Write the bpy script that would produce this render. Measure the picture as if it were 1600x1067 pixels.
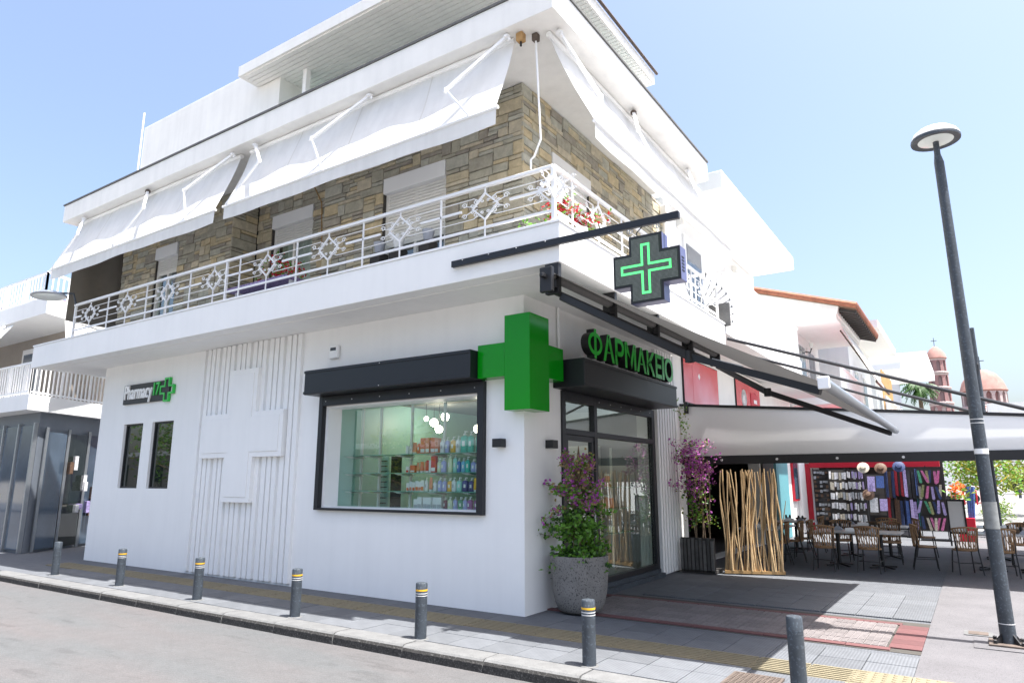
import bpy, bmesh, math, random
from mathutils import Vector, Matrix
R = math.radians
random.seed(7)
scn = bpy.context.scene
for o in list(bpy.data.objects): bpy.data.objects.remove(o)
COL = scn.collection

# ------------------------------------------------------------------ camera, sky, sun, exposure
CAM = (4.745, -7.382, 1.6)
cd = bpy.data.cameras.new('camera'); cd.sensor_width = 36; cd.lens = 23.89; cd.clip_end = 3000; cd.clip_start = 0.05
cam = bpy.data.objects.new('camera', cd); COL.objects.link(cam)
cam.location = CAM; cam.rotation_euler = (R(90 + 11.60), 0, R(33.75))
scn.camera = cam
SUN = Vector((0.33, 0.012, 1.0)).normalized()
w = bpy.data.worlds.new('World'); scn.world = w; w.use_nodes = True
nt = w.node_tree; bg = nt.nodes['Background']
sky = nt.nodes.new('ShaderNodeTexSky'); sky.sky_type = 'NISHITA'; sky.sun_disc = False
sky.sun_elevation = math.asin(SUN.z); sky.sun_rotation = math.atan2(SUN.x, SUN.y)
sky.air_density = 1.0; sky.dust_density = 4.5; sky.ozone_density = 1.0
nt.links.new(sky.outputs[0], bg.inputs[0]); bg.inputs[1].default_value = 0.12
sl = bpy.data.lights.new('sun', 'SUN'); sl.energy = 5.0; sl.angle = R(0.55); sl.color = (1.0, 0.975, 0.94)
so = bpy.data.objects.new('sun', sl); COL.objects.link(so)
so.rotation_euler = SUN.to_track_quat('Z', 'Y').to_euler(); so.location = (10, 0, 30)
vs = scn.view_settings; vs.view_transform = 'Standard'; vs.look = 'None'; vs.exposure = 1.5; vs.gamma = 1.0; vs.use_curve_mapping = False

# ------------------------------------------------------------------ materials
MATS = {}
def mat(name, col, rough=0.6, metal=0.0, var=0.0, scale=8.0, bump=0.0, bscale=None, rand=0.0, streak=0.0, emit=None, estr=0.0, spec=0.5, transl=0.0, speckle=None):
    """procedural surface: colour + noise variation + fine bump (+ per-object shift, streaks, speckle)"""
    if name in MATS: return MATS[name]
    m = bpy.data.materials.new(name); m.use_nodes = True; MATS[name] = m
    n = m.node_tree.nodes; l = m.node_tree.links; b = n['Principled BSDF']
    b.inputs['Roughness'].default_value = rough; b.inputs['Metallic'].default_value = metal
    b.inputs['Specular IOR Level'].default_value = spec
    b.inputs['Base Color'].default_value = (*col, 1)
    tc = n.new('ShaderNodeTexCoord'); out = None
    if var or streak or rand or speckle:
        rgb = n.new('ShaderNodeRGB'); rgb.outputs[0].default_value = (*col, 1); out = rgb.outputs[0]
        def mul(src, fac):
            x = n.new('ShaderNodeMix'); x.data_type = 'RGBA'; x.blend_type = 'MULTIPLY'; x.inputs[0].default_value = 1
            l.new(src, x.inputs[6]); l.new(fac, x.inputs[7]); return x.outputs[2]
        def rng(src, a0, a1, lo, hi):
            r = n.new('ShaderNodeMapRange'); l.new(src, r.inputs[0])
            for i, v in enumerate((a0, a1, lo, hi)): r.inputs[i + 1].default_value = v
            return r.outputs[0]
        if var:
            t = n.new('ShaderNodeTexNoise'); t.inputs['Scale'].default_value = scale; t.inputs['Detail'].default_value = 6
            t.inputs['Roughness'].default_value = 0.65
            l.new(tc.outputs['Object'], t.inputs['Vector']); out = mul(out, rng(t.outputs['Fac'], .3, .7, 1 - var, 1 + var * .6))
        if streak:
            mp = n.new('ShaderNodeMapping'); mp.inputs['Scale'].default_value = (5, 5, .35)
            l.new(tc.outputs['Object'], mp.inputs[0]); t = n.new('ShaderNodeTexNoise'); t.inputs['Scale'].default_value = 1.3; t.inputs['Detail'].default_value = 7
            l.new(mp.outputs[0], t.inputs['Vector']); out = mul(out, rng(t.outputs['Fac'], .42, .75, 1, 1 - streak))
        if speckle:
            t = n.new('ShaderNodeTexNoise'); t.inputs['Scale'].default_value = speckle[0]; t.inputs['Detail'].default_value = 3
            l.new(tc.outputs['Object'], t.inputs['Vector']); out = mul(out, rng(t.outputs['Fac'], .56, .64, 1, speckle[1]))
        if rand:
            oi = n.new('ShaderNodeObjectInfo'); out = mul(out, rng(oi.outputs['Random'], 0, 1, 1 - rand, 1 + rand))
        l.new(out, b.inputs['Base Color'])
    if bump:
        t = n.new('ShaderNodeTexNoise'); t.inputs['Scale'].default_value = bscale or scale * 4; t.inputs['Detail'].default_value = 4
        l.new(tc.outputs['Object'], t.inputs['Vector'])
        bp = n.new('ShaderNodeBump'); bp.inputs['Strength'].default_value = bump; bp.inputs['Distance'].default_value = .01
        l.new(t.outputs['Fac'], bp.inputs['Height']); l.new(bp.outputs[0], b.inputs['Normal'])
    if emit:
        b.inputs['Emission Color'].default_value = (*emit, 1); b.inputs['Emission Strength'].default_value = estr
    if transl:
        tr = n.new('ShaderNodeBsdfTranslucent'); tr.inputs[0].default_value = (*col, 1)
        mx = n.new('ShaderNodeMixShader'); mx.inputs[0].default_value = transl
        l.new(b.outputs[0], mx.inputs[1]); l.new(tr.outputs[0], mx.inputs[2]); l.new(mx.outputs[0], n['Material Output'].inputs[0])
    return m

def glass(name, tint=(1, 1, 1), boost=1.0, base=0.0):
    """thin pane: clear with a Fresnel reflection"""
    m = bpy.data.materials.new(name); m.use_nodes = True; MATS[name] = m
    n = m.node_tree.nodes; l = m.node_tree.links; n.remove(n['Principled BSDF'])
    t = n.new('ShaderNodeBsdfTransparent'); t.inputs[0].default_value = (*tint, 1)
    g = n.new('ShaderNodeBsdfGlossy'); g.inputs['Roughness'].default_value = 0.01; g.inputs[0].default_value = (.95, 1, .98, 1)
    f = n.new('ShaderNodeFresnel'); f.inputs[0].default_value = 1.5
    k = n.new('ShaderNodeMath'); k.operation = 'MULTIPLY_ADD'; k.inputs[1].default_value = boost; k.inputs[2].default_value = base; k.use_clamp = True
    l.new(f.outputs[0], k.inputs[0]); x = n.new('ShaderNodeMixShader')
    ge = n.new('ShaderNodeNewGeometry'); iv = n.new('ShaderNodeMath'); iv.operation = 'SUBTRACT'; iv.inputs[0].default_value = 1; l.new(ge.outputs['Backfacing'], iv.inputs[1])
    pr = n.new('ShaderNodeMath'); pr.operation = 'MULTIPLY'; l.new(k.outputs[0], pr.inputs[0]); l.new(iv.outputs[0], pr.inputs[1])
    l.new(pr.outputs[0], x.inputs[0]); l.new(t.outputs[0], x.inputs[1]); l.new(g.outputs[0], x.inputs[2])
    l.new(x.outputs[0], n['Material Output'].inputs[0]); return m

M = dict(
    plaster=mat('white_plaster', (.86, .86, .85), .75, var=.025, scale=1.2, bump=.12, bscale=90, streak=.03),
    plaster_old=mat('weathered_white_paint', (.84, .83, .80), .7, var=.05, scale=1.5, bump=.15, bscale=50, streak=.06),
    white=mat('white_enamel', (.85, .85, .85), .35, var=.02, scale=3),
    anth=mat('anthracite_metal', (.010, .011, .015), .42, var=.12, scale=3, bump=.03, bscale=120),
    black=mat('black_metal', (.012, .012, .014), .5, var=.1),
    steel=mat('brushed_aluminium', (.42, .44, .46), .38, .85, var=.06, scale=10),
    slate=mat('slate_grey_paint', (.042, .052, .064), .5, var=.3, scale=5, speckle=(45, 1.8), bump=.05),
    fabricseam=mat('awning_seam', (.66, .65, .62), .9), fabric=mat('white_awning_canvas', (.80, .80, .79), .85, var=.05, scale=2, bump=.35, bscale=5, transl=.18, streak=.10),
    curtain=mat('white_side_curtain_vinyl', (.80, .80, .79), .3, var=.03, scale=1.5, bump=.12, bscale=1.6),
    gfabric=mat('grey_awning_canvas', (.20, .195, .19), .9, var=.06, scale=20, bump=.1, transl=.1),
    taupe=mat('taupe_canvas', (.20, .18, .15), .9, var=.08, scale=4, bump=.15, bscale=5),
    mortar=mat('dark_mortar', (.06, .055, .048), .95, var=.2, scale=20),
    shutter=mat('ivory_shutter', (.78, .77, .73), .5, var=.03),
    green=mat('glossy_green_acrylic', (.001, .26, .006), .16, var=.06, scale=1.0, spec=.3),
    greenface=mat('green_letter_face', (.006, .46, .02), .3),
    greenlime=mat('lime_green_acrylic', (.03, .50, .07), .3),
    charcoal=mat('charcoal_sign_board', (.035, .036, .038), .55, var=.1),
    red=mat('red_paint', (.55, .008, .03), .45, var=.08, scale=4),
    teal=mat('teal_paint', (.12, .32, .36), .6, var=.08),
    mint=mat('mint_laminate', (.36, .62, .55), .4, var=.03),
    concrete=mat('pot_concrete', (.21, .20, .188), .9, var=.2, scale=5, bump=.5, bscale=35, speckle=(55, .35)),
    bark=mat('brown_bark', (.16, .11, .07), .9, var=.3, scale=12, bump=.5),
    driftwood=mat('pale_peeled_branch', (.52, .36, .19), .65, var=.25, scale=6, rand=.28, bump=.2),
    timber=mat('honey_timber', (.42, .25, .10), .6, var=.2, scale=5),
    rattan=mat('tan_rattan_weave', (.34, .20, .10), .7, var=.3, scale=60, bump=.6, bscale=90),
    tabletop=mat('pale_table_top', (.55, .55, .54), .35, var=.06),
    darkroom=mat('dark_interior', (.05, .045, .042), .8, var=.2, scale=2),
    ceiling=mat('grey_shop_ceiling', (.16, .16, .15), .8),
    rooftile=mat('terracotta_roof_tile', (.27, .10, .055), .8, var=.35, scale=6, rand=.2, bump=.3),
    brick=mat('church_brick', (.30, .17, .165), .9, var=.15, scale=.6, bump=.2),
    brickpale=mat('church_pale_band', (.46, .38, .37), .85, var=.08),
    churchdome=mat('church_tile_dome', (.31, .17, .145), .85, var=.3, scale=.7),
    greywall=mat('bluish_grey_render', (.42, .44, .5), .8, var=.05),
    shopgrey=mat('shop_blue_grey_panel', (.16, .18, .21), .45, var=.1, scale=1), beigewall=mat('beige_render', (.34, .30, .26), .85, var=.08, scale=2),
    kerb=mat('kerb_concrete', (.138, .139, .138), .85, var=.2, scale=7, bump=.4, bscale=60, rand=.06, speckle=(80, .75)),
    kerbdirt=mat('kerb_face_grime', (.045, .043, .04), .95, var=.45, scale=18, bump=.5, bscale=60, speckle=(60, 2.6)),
    redtile=mat('red_border_tile', (.115, .046, .046), .75, var=.15, scale=12, bump=.2, rand=.12),
    paletile=mat('pale_blister_tile', (.175, .155, .152), .75, var=.16, scale=14, bump=.25, rand=.13),
    yellow=mat('yellow_tactile_tile', (.20, .172, .11), .8, var=.15, scale=10, bump=.25, rand=.08),
    lampglass=mat('frosted_lamp_glass', (.75, .80, .77), .2, var=.08, scale=8),
    yband=mat('yellow_band', (.75, .42, .02), .5), wband=mat('silver_band', (.62, .62, .62), .4),
    leaf=mat('green_leaf', (.15, .34, .04), .45, var=.35, scale=9, transl=.35, rand=.1),
    leafd=mat('deep_green_leaf', (.03, .085, .012), .5, var=.35, scale=5, transl=.25),
    leafy=mat('yellow_green_leaf', (.20, .24, .02), .5, var=.35, scale=2, transl=.35),
    leafp=mat('dry_pale_leaf', (.34, .25, .10), .6, var=.3, scale=9, transl=.3),
    magenta=mat('magenta_bract', (.46, .09, .44), .6, var=.3, scale=12, transl=.35),
    pinkb=mat('pink_bract', (.48, .20, .33), .6, var=.3, scale=12, transl=.35),
    redflower=mat('red_petal', (.55, .01, .03), .5, var=.2, scale=20, transl=.2),
    orangeflower=mat('orange_petal', (.75, .16, .02), .5, transl=.2),
    curtainfab=mat('grey_green_curtain', (.33, .36, .32), .8, var=.1, scale=6),
    rust=mat('rusty_metal', (.11, .085, .07), .85, var=.35, scale=14),
    carpaint=mat('black_car_paint', (.012, .013, .016), .15), carglass=mat('car_glass', (.03, .04, .05), .05),
    rubber=mat('rubber', (.015, .015, .015), .8),
    globe=mat('lit_globe_lamp', (.9, .85, .78), .3, emit=(1, .86, .7), estr=12.0),
    led=mat('lit_green_led', (.1, .6, .2), .4, emit=(.09, 1.0, .20), estr=.75),
    ledoff=mat('led_panel_dark', (.025, .035, .022), .45, var=.3, scale=70),
    navy=mat('led_case_blue_grey', (.10, .11, .22), .4),
    floorin=mat('shop_floor', (.3, .29, .27), .4, var=.05),
)
M['glass'] = glass('shop_glass', (.93, .98, .96), 2.0, 0.08)
M['darkglass'] = mat('dark_reflective_glass', (.012, .018, .016), .02, spec=1.0)
M['shelfglass'] = mat('green_edge_glass', (.30, .60, .50), .08, spec=.6, transl=.4)
M['bluglass'] = mat('blue_grey_shop_glass', (.07, .10, .14), .06, var=.3, scale=1.2, spec=.8)

def tonemat():
    m = bpy.data.materials.new('ashlar_stone'); m.use_nodes = True; n = m.node_tree.nodes; l = m.node_tree.links; b = n['Principled BSDF']
    b.inputs['Roughness'].default_value = .85
    a = n.new('ShaderNodeAttribute'); a.attribute_name = 'tone'
    r = n.new('ShaderNodeValToRGB'); e = r.color_ramp.elements
    cols = [(0.432, 0.408, 0.324), (0.528, 0.462, 0.324), (0.396, 0.372, 0.3), (0.564, 0.468, 0.3), (0.468, 0.456, 0.384), (0.348, 0.318, 0.264), (0.552, 0.492, 0.372), (0.492, 0.42, 0.3)]
    e[0].position = 0; e[0].color = (*cols[0], 1); e[1].position = 1; e[1].color = (*cols[-1], 1)
    for i, c in enumerate(cols[1:-1]): x = e.new((i + 1) / 7); x.color = (*c, 1)
    r.color_ramp.interpolation = 'CONSTANT'
    tc = n.new('ShaderNodeTexCoord'); t = n.new('ShaderNodeTexNoise'); t.inputs['Scale'].default_value = 7; t.inputs['Detail'].default_value = 8; t.inputs['Roughness'].default_value = .7
    l.new(tc.outputs['Object'], t.inputs['Vector']); l.new(a.outputs['Fac'], r.inputs[0])
    mr = n.new('ShaderNodeMapRange'); l.new(t.outputs['Fac'], mr.inputs[0])
    for i, v in enumerate((.3, .7, .72, 1.22)): mr.inputs[i + 1].default_value = v
    x = n.new('ShaderNodeMix'); x.data_type = 'RGBA'; x.blend_type = 'MULTIPLY'; x.inputs[0].default_value = 1
    l.new(r.outputs[0], x.inputs[6]); l.new(mr.outputs[0], x.inputs[7]); l.new(x.outputs[2], b.inputs['Base Color'])
    bp = n.new('ShaderNodeBump'); bp.inputs['Strength'].default_value = .6; bp.inputs['Distance'].default_value = .02
    l.new(t.outputs['Fac'], bp.inputs['Height']); l.new(bp.outputs[0], b.inputs['Normal']); return m
M['stone'] = tonemat()

def ribbed(name, col, axis, freq, rand=.1, depth=.35, gap=(.75, 1.0)):
    """grooved paving tile: fine ribs + dirt"""
    m = mat(name, col, .85, var=.16, scale=6, rand=rand); n = m.node_tree.nodes; l = m.node_tree.links; b = n['Principled BSDF']
    tc = n.new('ShaderNodeTexCoord'); wv = n.new('ShaderNodeTexWave'); wv.wave_type = 'BANDS'; wv.bands_direction = axis
    wv.inputs['Scale'].default_value = freq; wv.inputs['Distortion'].default_value = .3
    l.new(tc.outputs['Object'], wv.inputs['Vector'])
    src = b.inputs['Base Color'].links[0].from_socket
    mr = n.new('ShaderNodeMapRange'); l.new(wv.outputs['Fac'], mr.inputs[0])
    for i, v in enumerate((0, .45, gap[0], gap[1])): mr.inputs[i + 1].default_value = v
    x = n.new('ShaderNodeMix'); x.data_type = 'RGBA'; x.blend_type = 'MULTIPLY'; x.inputs[0].default_value = 1
    l.new(src, x.inputs[6]); l.new(mr.outputs[0], x.inputs[7]); l.new(x.outputs[2], b.inputs['Base Color'])
    bp = n.new('ShaderNodeBump'); bp.inputs['Strength'].default_value = depth; bp.inputs['Distance'].default_value = .006
    l.new(wv.outputs['Fac'], bp.inputs['Height']); l.new(bp.outputs[0], b.inputs['Normal']); return m
M['gtile'] = ribbed('grey_ribbed_tile', (.110, .117, .128), 'X', 11.0, .12, .4, (.84, 1.0))
M['pavefar'] = ribbed('grey_paving_far', (.10, .107, .119), 'X', 11.0, 0, .3, (.85, 1.0))

def roadmat():
    m = bpy.data.materials.new('worn_pink_grey_road'); m.use_nodes = True; n = m.node_tree.nodes; l = m.node_tree.links; b = n['Principled BSDF']; b.inputs['Roughness'].default_value = .85
    tc = n.new('ShaderNodeTexCoord')
    def noise(s, d=6, sc=(1, 1, 1), rz=0):
        mp = n.new('ShaderNodeMapping'); mp.inputs['Scale'].default_value = sc; mp.inputs['Rotation'].default_value = (0, 0, rz); l.new(tc.outputs['Object'], mp.inputs[0])
        t = n.new('ShaderNodeTexNoise'); t.inputs['Scale'].default_value = s; t.inputs['Detail'].default_value = d; l.new(mp.outputs[0], t.inputs['Vector']); return t.outputs['Fac']
    r = n.new('ShaderNodeValToRGB'); e = r.color_ramp.elements
    e[0].position = .38; e[0].color = (.086, .089, .091, 1); e[1].position = .72; e[1].color = (.098, .090, .090, 1)
    l.new(noise(1.1, 5, (.35, 1.6, 1), R(-12)), r.inputs[0])
    def mulr(src, f, a0, a1, lo, hi):
        mr = n.new('ShaderNodeMapRange'); l.new(f, mr.inputs[0])
        for i, v in enumerate((a0, a1, lo, hi)): mr.inputs[i + 1].default_value = v
        x = n.new('ShaderNodeMix'); x.data_type = 'RGBA'; x.blend_type = 'MULTIPLY'; x.inputs[0].default_value = 1
        l.new(src, x.inputs[6]); l.new(mr.outputs[0], x.inputs[7]); return x.outputs[2]
    c = mulr(r.outputs[0], noise(6, 8), .3, .7, .93, 1.06)
    c = mulr(c, noise(110, 4), .32, .68, .70, 1.26)
    c = mulr(c, noise(3.0, 9, (.5, 2.2, 1), R(-8)), .60, .70, 1, .80)
    br = n.new('ShaderNodeTexBrick'); br.inputs['Scale'].default_value = 4.5; br.inputs['Mortar Size'].default_value = .012; br.inputs['Color1'].default_value = (1, 1, 1, 1); br.inputs['Color2'].default_value = (.93, .93, .93, 1); br.inputs['Mortar'].default_value = (.66, .66, .66, 1)
    mp = n.new('ShaderNodeMapping'); mp.inputs['Rotation'].default_value = (0, 0, R(-14)); l.new(tc.outputs['Object'], mp.inputs[0]); l.new(mp.outputs[0], br.inputs['Vector'])
    x = n.new('ShaderNodeMix'); x.data_type = 'RGBA'; x.blend_type = 'MULTIPLY'; x.inputs[0].default_value = .55
    l.new(c, x.inputs[6]); l.new(br.outputs['Color'], x.inputs[7]); l.new(x.outputs[2], b.inputs['Base Color'])
    bp = n.new('ShaderNodeBump'); bp.inputs['Strength'].default_value = .5; bp.inputs['Distance'].default_value = .01
    l.new(noise(45, 4), bp.inputs['Height']); l.new(bp.outputs[0], b.inputs['Normal']); return m
M['road'] = roadmat()
M['aggregate'] = mat('pinkish_exposed_aggregate', (.122, .118, .124), .9, var=.18, scale=1.5, bump=.5, bscale=110, speckle=(120, .55))
M['asphalt_far'] = mat('sunlit_street', (.2, .2, .195), .9, var=.1, scale=.4)
M['groundmat'] = mat('dusty_ground', (.22, .21, .19), .95, var=.15, scale=.1)

# ------------------------------------------------------------------ mesh helpers
class MB:
    def __init__(s): s.v = []; s.f = []; s.mi = []
    def add(s, vs, fs, mi=0):
        b = len(s.v); s.v += [tuple(p) for p in vs]; s.f += [tuple(b + i for i in q) for q in fs]; s.mi += [mi] * len(fs); return s
    def box(s, x0, x1, y0, y1, z0, z1, mi=0):
        return s.add([(x0, y0, z0), (x1, y0, z0), (x1, y1, z0), (x0, y1, z0), (x0, y0, z1), (x1, y0, z1), (x1, y1, z1), (x0, y1, z1)],
                     [(3, 2, 1, 0), (4, 5, 6, 7), (0, 1, 5, 4), (1, 2, 6, 5), (2, 3, 7, 6), (3, 0, 4, 7)], mi)
    def prism(s, poly, vec, mi=0):
        n = len(poly); vec = Vector(vec); a = [Vector(p) for p in poly]
        nrm = Vector((0, 0, 0))
        for i in range(n): nrm += a[i].cross(a[(i + 1) % n])
        if nrm.dot(vec) > 0: a.reverse()
        b = [p + vec for p in a]
        return s.add(a + b, [tuple(range(n))] + [tuple(range(2 * n - 1, n - 1, -1))] + [(i, n + i, n + (i + 1) % n, (i + 1) % n) for i in range(n)], mi)
    def tube(s, pts, r, n=8, mi=0, cap=True):
        pts = [Vector(p) for p in pts]; rs = r if isinstance(r, (list, tuple)) else [r] * len(pts)
        up = None; vs = []
        for i, p in enumerate(pts):
            d = (pts[min(i + 1, len(pts) - 1)] - pts[max(i - 1, 0)]).normalized()
            if up is None: up = d.orthogonal().normalized()
            up = (up - d * up.dot(d)); up = up.normalized() if up.length > 1e-6 else d.orthogonal().normalized()
            sd = d.cross(up)
            for k in range(n):
                a = 2 * math.pi * k / n; vs.append(p + (up * math.cos(a) + sd * math.sin(a)) * rs[i])
        fs = []
        for i in range(len(pts) - 1):
            for k in range(n): fs.append((i * n + k, i * n + (k + 1) % n, (i + 1) * n + (k + 1) % n, (i + 1) * n + k))
        if cap: fs += [tuple(range(n - 1, -1, -1)), tuple((len(pts) - 1) * n + k for k in range(n))]
        return s.add(vs, fs, mi)
    def lathe(s, prof, c=(0, 0, 0), n=24, mi=0, sx=1, sy=1):
        vs = []
        for r, z in prof:
            for k in range(n):
                a = 2 * math.pi * k / n; vs.append((c[0] + r * sx * math.cos(a), c[1] + r * sy * math.sin(a), c[2] + z))
        fs = [(i * n + k, i * n + (k + 1) % n, (i + 1) * n + (k + 1) % n, (i + 1) * n + k) for i in range(len(prof) - 1) for k in range(n)]
        if prof[0][0] > 1e-4: fs.append(tuple(range(n - 1, -1, -1)))
        if prof[-1][0] > 1e-4: fs.append(tuple((len(prof) - 1) * n + k for k in range(n)))
        return s.add(vs, fs, mi)
    def bar(s, a, b, w, h=None, mi=0, up=(0, 0, 1)):
        """rectangular bar from a to b"""
        a = Vector(a); b = Vector(b); d = (b - a).normalized(); u = Vector(up); sd = d.cross(u)
        if sd.length < 1e-4: sd = d.orthogonal()
        sd.normalize(); u = sd.cross(d).normalized(); h = h or w
        c = [a + sd * x * w / 2 + u * y * h / 2 for x, y in ((-1, -1), (1, -1), (1, 1), (-1, 1))]
        return s.prism(c, b - a, mi)
    def grid(s, fn, nu, nv, mi=0, thick=None):
        vs = [fn(i / nu, j / nv) for j in range(nv + 1) for i in range(nu + 1)]
        fs = [(j * (nu + 1) + i, j * (nu + 1) + i + 1, (j + 1) * (nu + 1) + i + 1, (j + 1) * (nu + 1) + i) for j in range(nv) for i in range(nu)]
        return s.add(vs, fs, mi)
    def mesh(s, name, mats, smooth=False, bevel=0, weld=False, off=(0, 0, 0)):
        me = bpy.data.meshes.new(name); o = Vector(off)
        me.from_pydata([Vector(p) - o for p in s.v], [], s.f)
        for m in (mats if isinstance(mats, (list, tuple)) else [mats]): me.materials.append(M[m] if isinstance(m, str) else m)
        me.polygons.foreach_set('material_index', s.mi)
        if bevel or weld:
            bm = bmesh.new(); bm.from_mesh(me)
            if weld: bmesh.ops.remove_doubles(bm, verts=bm.verts, dist=1e-4)
            if bevel: bmesh.ops.bevel(bm, geom=[e for e in bm.edges if len(e.link_faces) == 2 and e.calc_face_angle(0) > .5], offset=bevel, segments=2, affect='EDGES', profile=.5, clamp_overlap=True)
            bm.to_mesh(me); bm.free()
        if smooth:
            for p in me.polygons: p.use_smooth = True
            if smooth != 'all': me.set_sharp_from_angle(angle=R(40))
        me.update(); return me
    def build(s, name, mats, parent=None, smooth=False, bevel=0, weld=False, label=None, local=False):
        off = (0, 0, 0)
        if parent and not local:
            p = parent
            while p.parent: p = p.parent
            off = p.location
        o = bpy.data.objects.new(name, s.mesh(name, mats, smooth, bevel, weld, off)); COL.objects.link(o); o.parent = parent
        if label: o['label'] = label
        return o
LABELS = {}
def tag(o, label, cat, group=None):
    o['label'] = label; o['category'] = cat
    if group: o['group'] = group
    return o
def thing(name, label, cat, loc=(0, 0, 0), rz=0, group=None):
    o = bpy.data.objects.new(name, None); COL.objects.link(o); o.location = loc; o.rotation_euler = (0, 0, rz); o.empty_display_size = .1
    return tag(o, label, cat, group)
def struct(o): o['kind'] = 'structure'; return o
def stuff(o): o['kind'] = 'stuff'; return o
def inst(name, me, parent, loc=(0, 0, 0), rot=(0, 0, 0), sc=(1, 1, 1)):
    o = bpy.data.objects.new(name, me); COL.objects.link(o); o.parent = parent; o.location = loc; o.rotation_euler = rot; o.scale = sc; return o
def dup(root, loc, rz, label, sc=None):
    def cp(o, par):
        c = o.copy(); COL.objects.link(c); c.parent = par
        for ch in [x for x in bpy.data.objects if x.parent == o and x not in made]: made.add(cp(ch, c))
        return c
    made = set(); r = cp(root, None); r.location = loc; r.rotation_euler = (0, 0, rz); r['label'] = label
    if sc: r.scale = (sc,) * 3
    return r
def wall(mb, axis, pos, thick, u0, u1, z0, z1, holes, mi=0):
    """wall sheet with real openings. axis 'y': plane y=pos..pos+thick along x; axis 'x': plane x=pos..pos+thick along y"""
    us = sorted({u0, u1, *[h[0] for h in holes], *[h[1] for h in holes]}); zs = sorted({z0, z1, *[h[2] for h in holes], *[h[3] for h in holes]})
    def P(u, d, z): return (u, pos + d, z) if axis == 'y' else (pos + d, u, z)
    def solid(i, j):
        if i < 0 or j < 0 or i >= len(us) - 1 or j >= len(zs) - 1: return False
        cu = (us[i] + us[i + 1]) / 2; cz = (zs[j] + zs[j + 1]) / 2
        return not any(h[0] < cu < h[1] and h[2] < cz < h[3] for h in holes)
    for i in range(len(us) - 1):
        for j in range(len(zs) - 1):
            if not solid(i, j): continue
            a, b, c, d = us[i], us[i + 1], zs[j], zs[j + 1]; t = thick
            mb.add([P(a, 0, c), P(b, 0, c), P(b, 0, d), P(a, 0, d)], [(0, 1, 2, 3)], mi)
            mb.add([P(a, t, c), P(b, t, c), P(b, t, d), P(a, t, d)], [(3, 2, 1, 0)], mi)
            if not solid(i - 1, j): mb.add([P(a, 0, c), P(a, t, c), P(a, t, d), P(a, 0, d)], [(3, 2, 1, 0)], mi)
            if not solid(i + 1, j): mb.add([P(b, 0, c), P(b, t, c), P(b, t, d), P(b, 0, d)], [(0, 1, 2, 3)], mi)
            if not solid(i, j - 1): mb.add([P(a, 0, c), P(b, 0, c), P(b, t, c), P(a, t, c)], [(3, 2, 1, 0)], mi)
            if not solid(i, j + 1): mb.add([P(a, 0, d), P(b, 0, d), P(b, t, d), P(a, t, d)], [(0, 1, 2, 3)], mi)
    return mb
def textmesh(txt, size, extr, offset, mats, name):
    """letters as solid mesh in the local xy plane, front +z"""
    c = bpy.data.curves.new(name, 'FONT'); c.body = txt; c.size = size; c.extrude = extr; c.offset = offset; c.resolution_u = 4
    o = bpy.data.objects.new('tmp', c); COL.objects.link(o)
    bpy.context.view_layer.update()
    me = bpy.data.meshes.new_from_object(o.evaluated_get(bpy.context.evaluated_depsgraph_get())); bpy.data.objects.remove(o)
    me.materials.clear()
    for m in mats: me.materials.append(M[m])
    for p in me.polygons: p.material_index = 0 if p.normal.z > .7 else (1 if len(mats) > 1 else 0)
    xs = [v.co.x for v in me.vertices]; me['x0'] = min(xs); me['x1'] = max(xs); me.name = name; return me

# ------------------------------------------------------------------ ground, road, pavement, kerb
struct(MB().add([(-1500, -1500, -.16), (1500, -1500, -.16), (1500, 1500, -.16), (-1500, 1500, -.16)], [(0, 1, 2, 3)]).build('ground', 'groundmat'))
struct(MB().box(-70, 60, -10.5, -1.93, -.4, -.12).build('road', 'road'))
pv = struct(MB().box(-70, 4.135, -1.69, 30, -.35, -.016).build('pavement', 'pavefar'))
struct(MB().box(4.135, 40, -1.69, 36, -.35, -.004).build('plaza', 'aggregate'))
struct(MB().box(-70, 40, -16, -10.5, -.4, -.02).build('opposite_pavement', 'pavefar'))
# grey ribbed tiles
TS = .4
tm = MB().box(.004, TS - .004, .004, TS - .004, -.03, 0).mesh('grey_tile', 'gtile', bevel=.004)
def intact(x, y): return True
count = 0
for iy in range(-4, 15):
    for ix in range(-27, 10):
        x = ix * TS + .135; y = -1.683 + (iy + 4) * TS + .0
        if y > -.92 and y < -.43 and False: continue
        if x + TS > 4.14: continue
        if -.9 < y + TS / 2 < -.41: continue
        if x < 0 and y + TS > .02: continue
        if y > .02 and x < .2: continue
        if x > .2 and .5 < y + TS / 2 < 2.2: continue
        if y > 4.3 or x < -9.8: continue
        if 2.8 < x + TS / 2 < 3.3 and y < -1 and y > -1.6: continue
        inst('grey_tile', tm, pv, (x, y, random.uniform(-.0015, .0015))); count += 1
# yellow guiding strip with ribs
ym = MB(); ym.box(.003, .447, .003, .447, -.03, -.003)
for k in range(7): ym.box(.01, .44, .02 + k * .062, .05 + k * .062, -.003, .004)
ymesh = ym.mesh('guiding_tile', 'yellow')
x = -10.6
while x < 3.6: inst('guiding_tile', ymesh, pv, (x, -.885, random.uniform(-.001, .001))); x += .45
bl = MB(); bl.box(.003, .447, .003, .447, -.03, -.003)
for i in range(6):
    for j in range(6): bl.lathe([(.022, -.003), (.016, .004)], (.045 + i * .072, .045 + j * .072, 0), 6)
blm = bl.mesh('blister_tile', 'yellow')
for i in range(7):
    for j in range(2): inst('blister_tile', blm, pv, (3.68 + i * .45, -.885 - .45 * j, .004))
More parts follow.
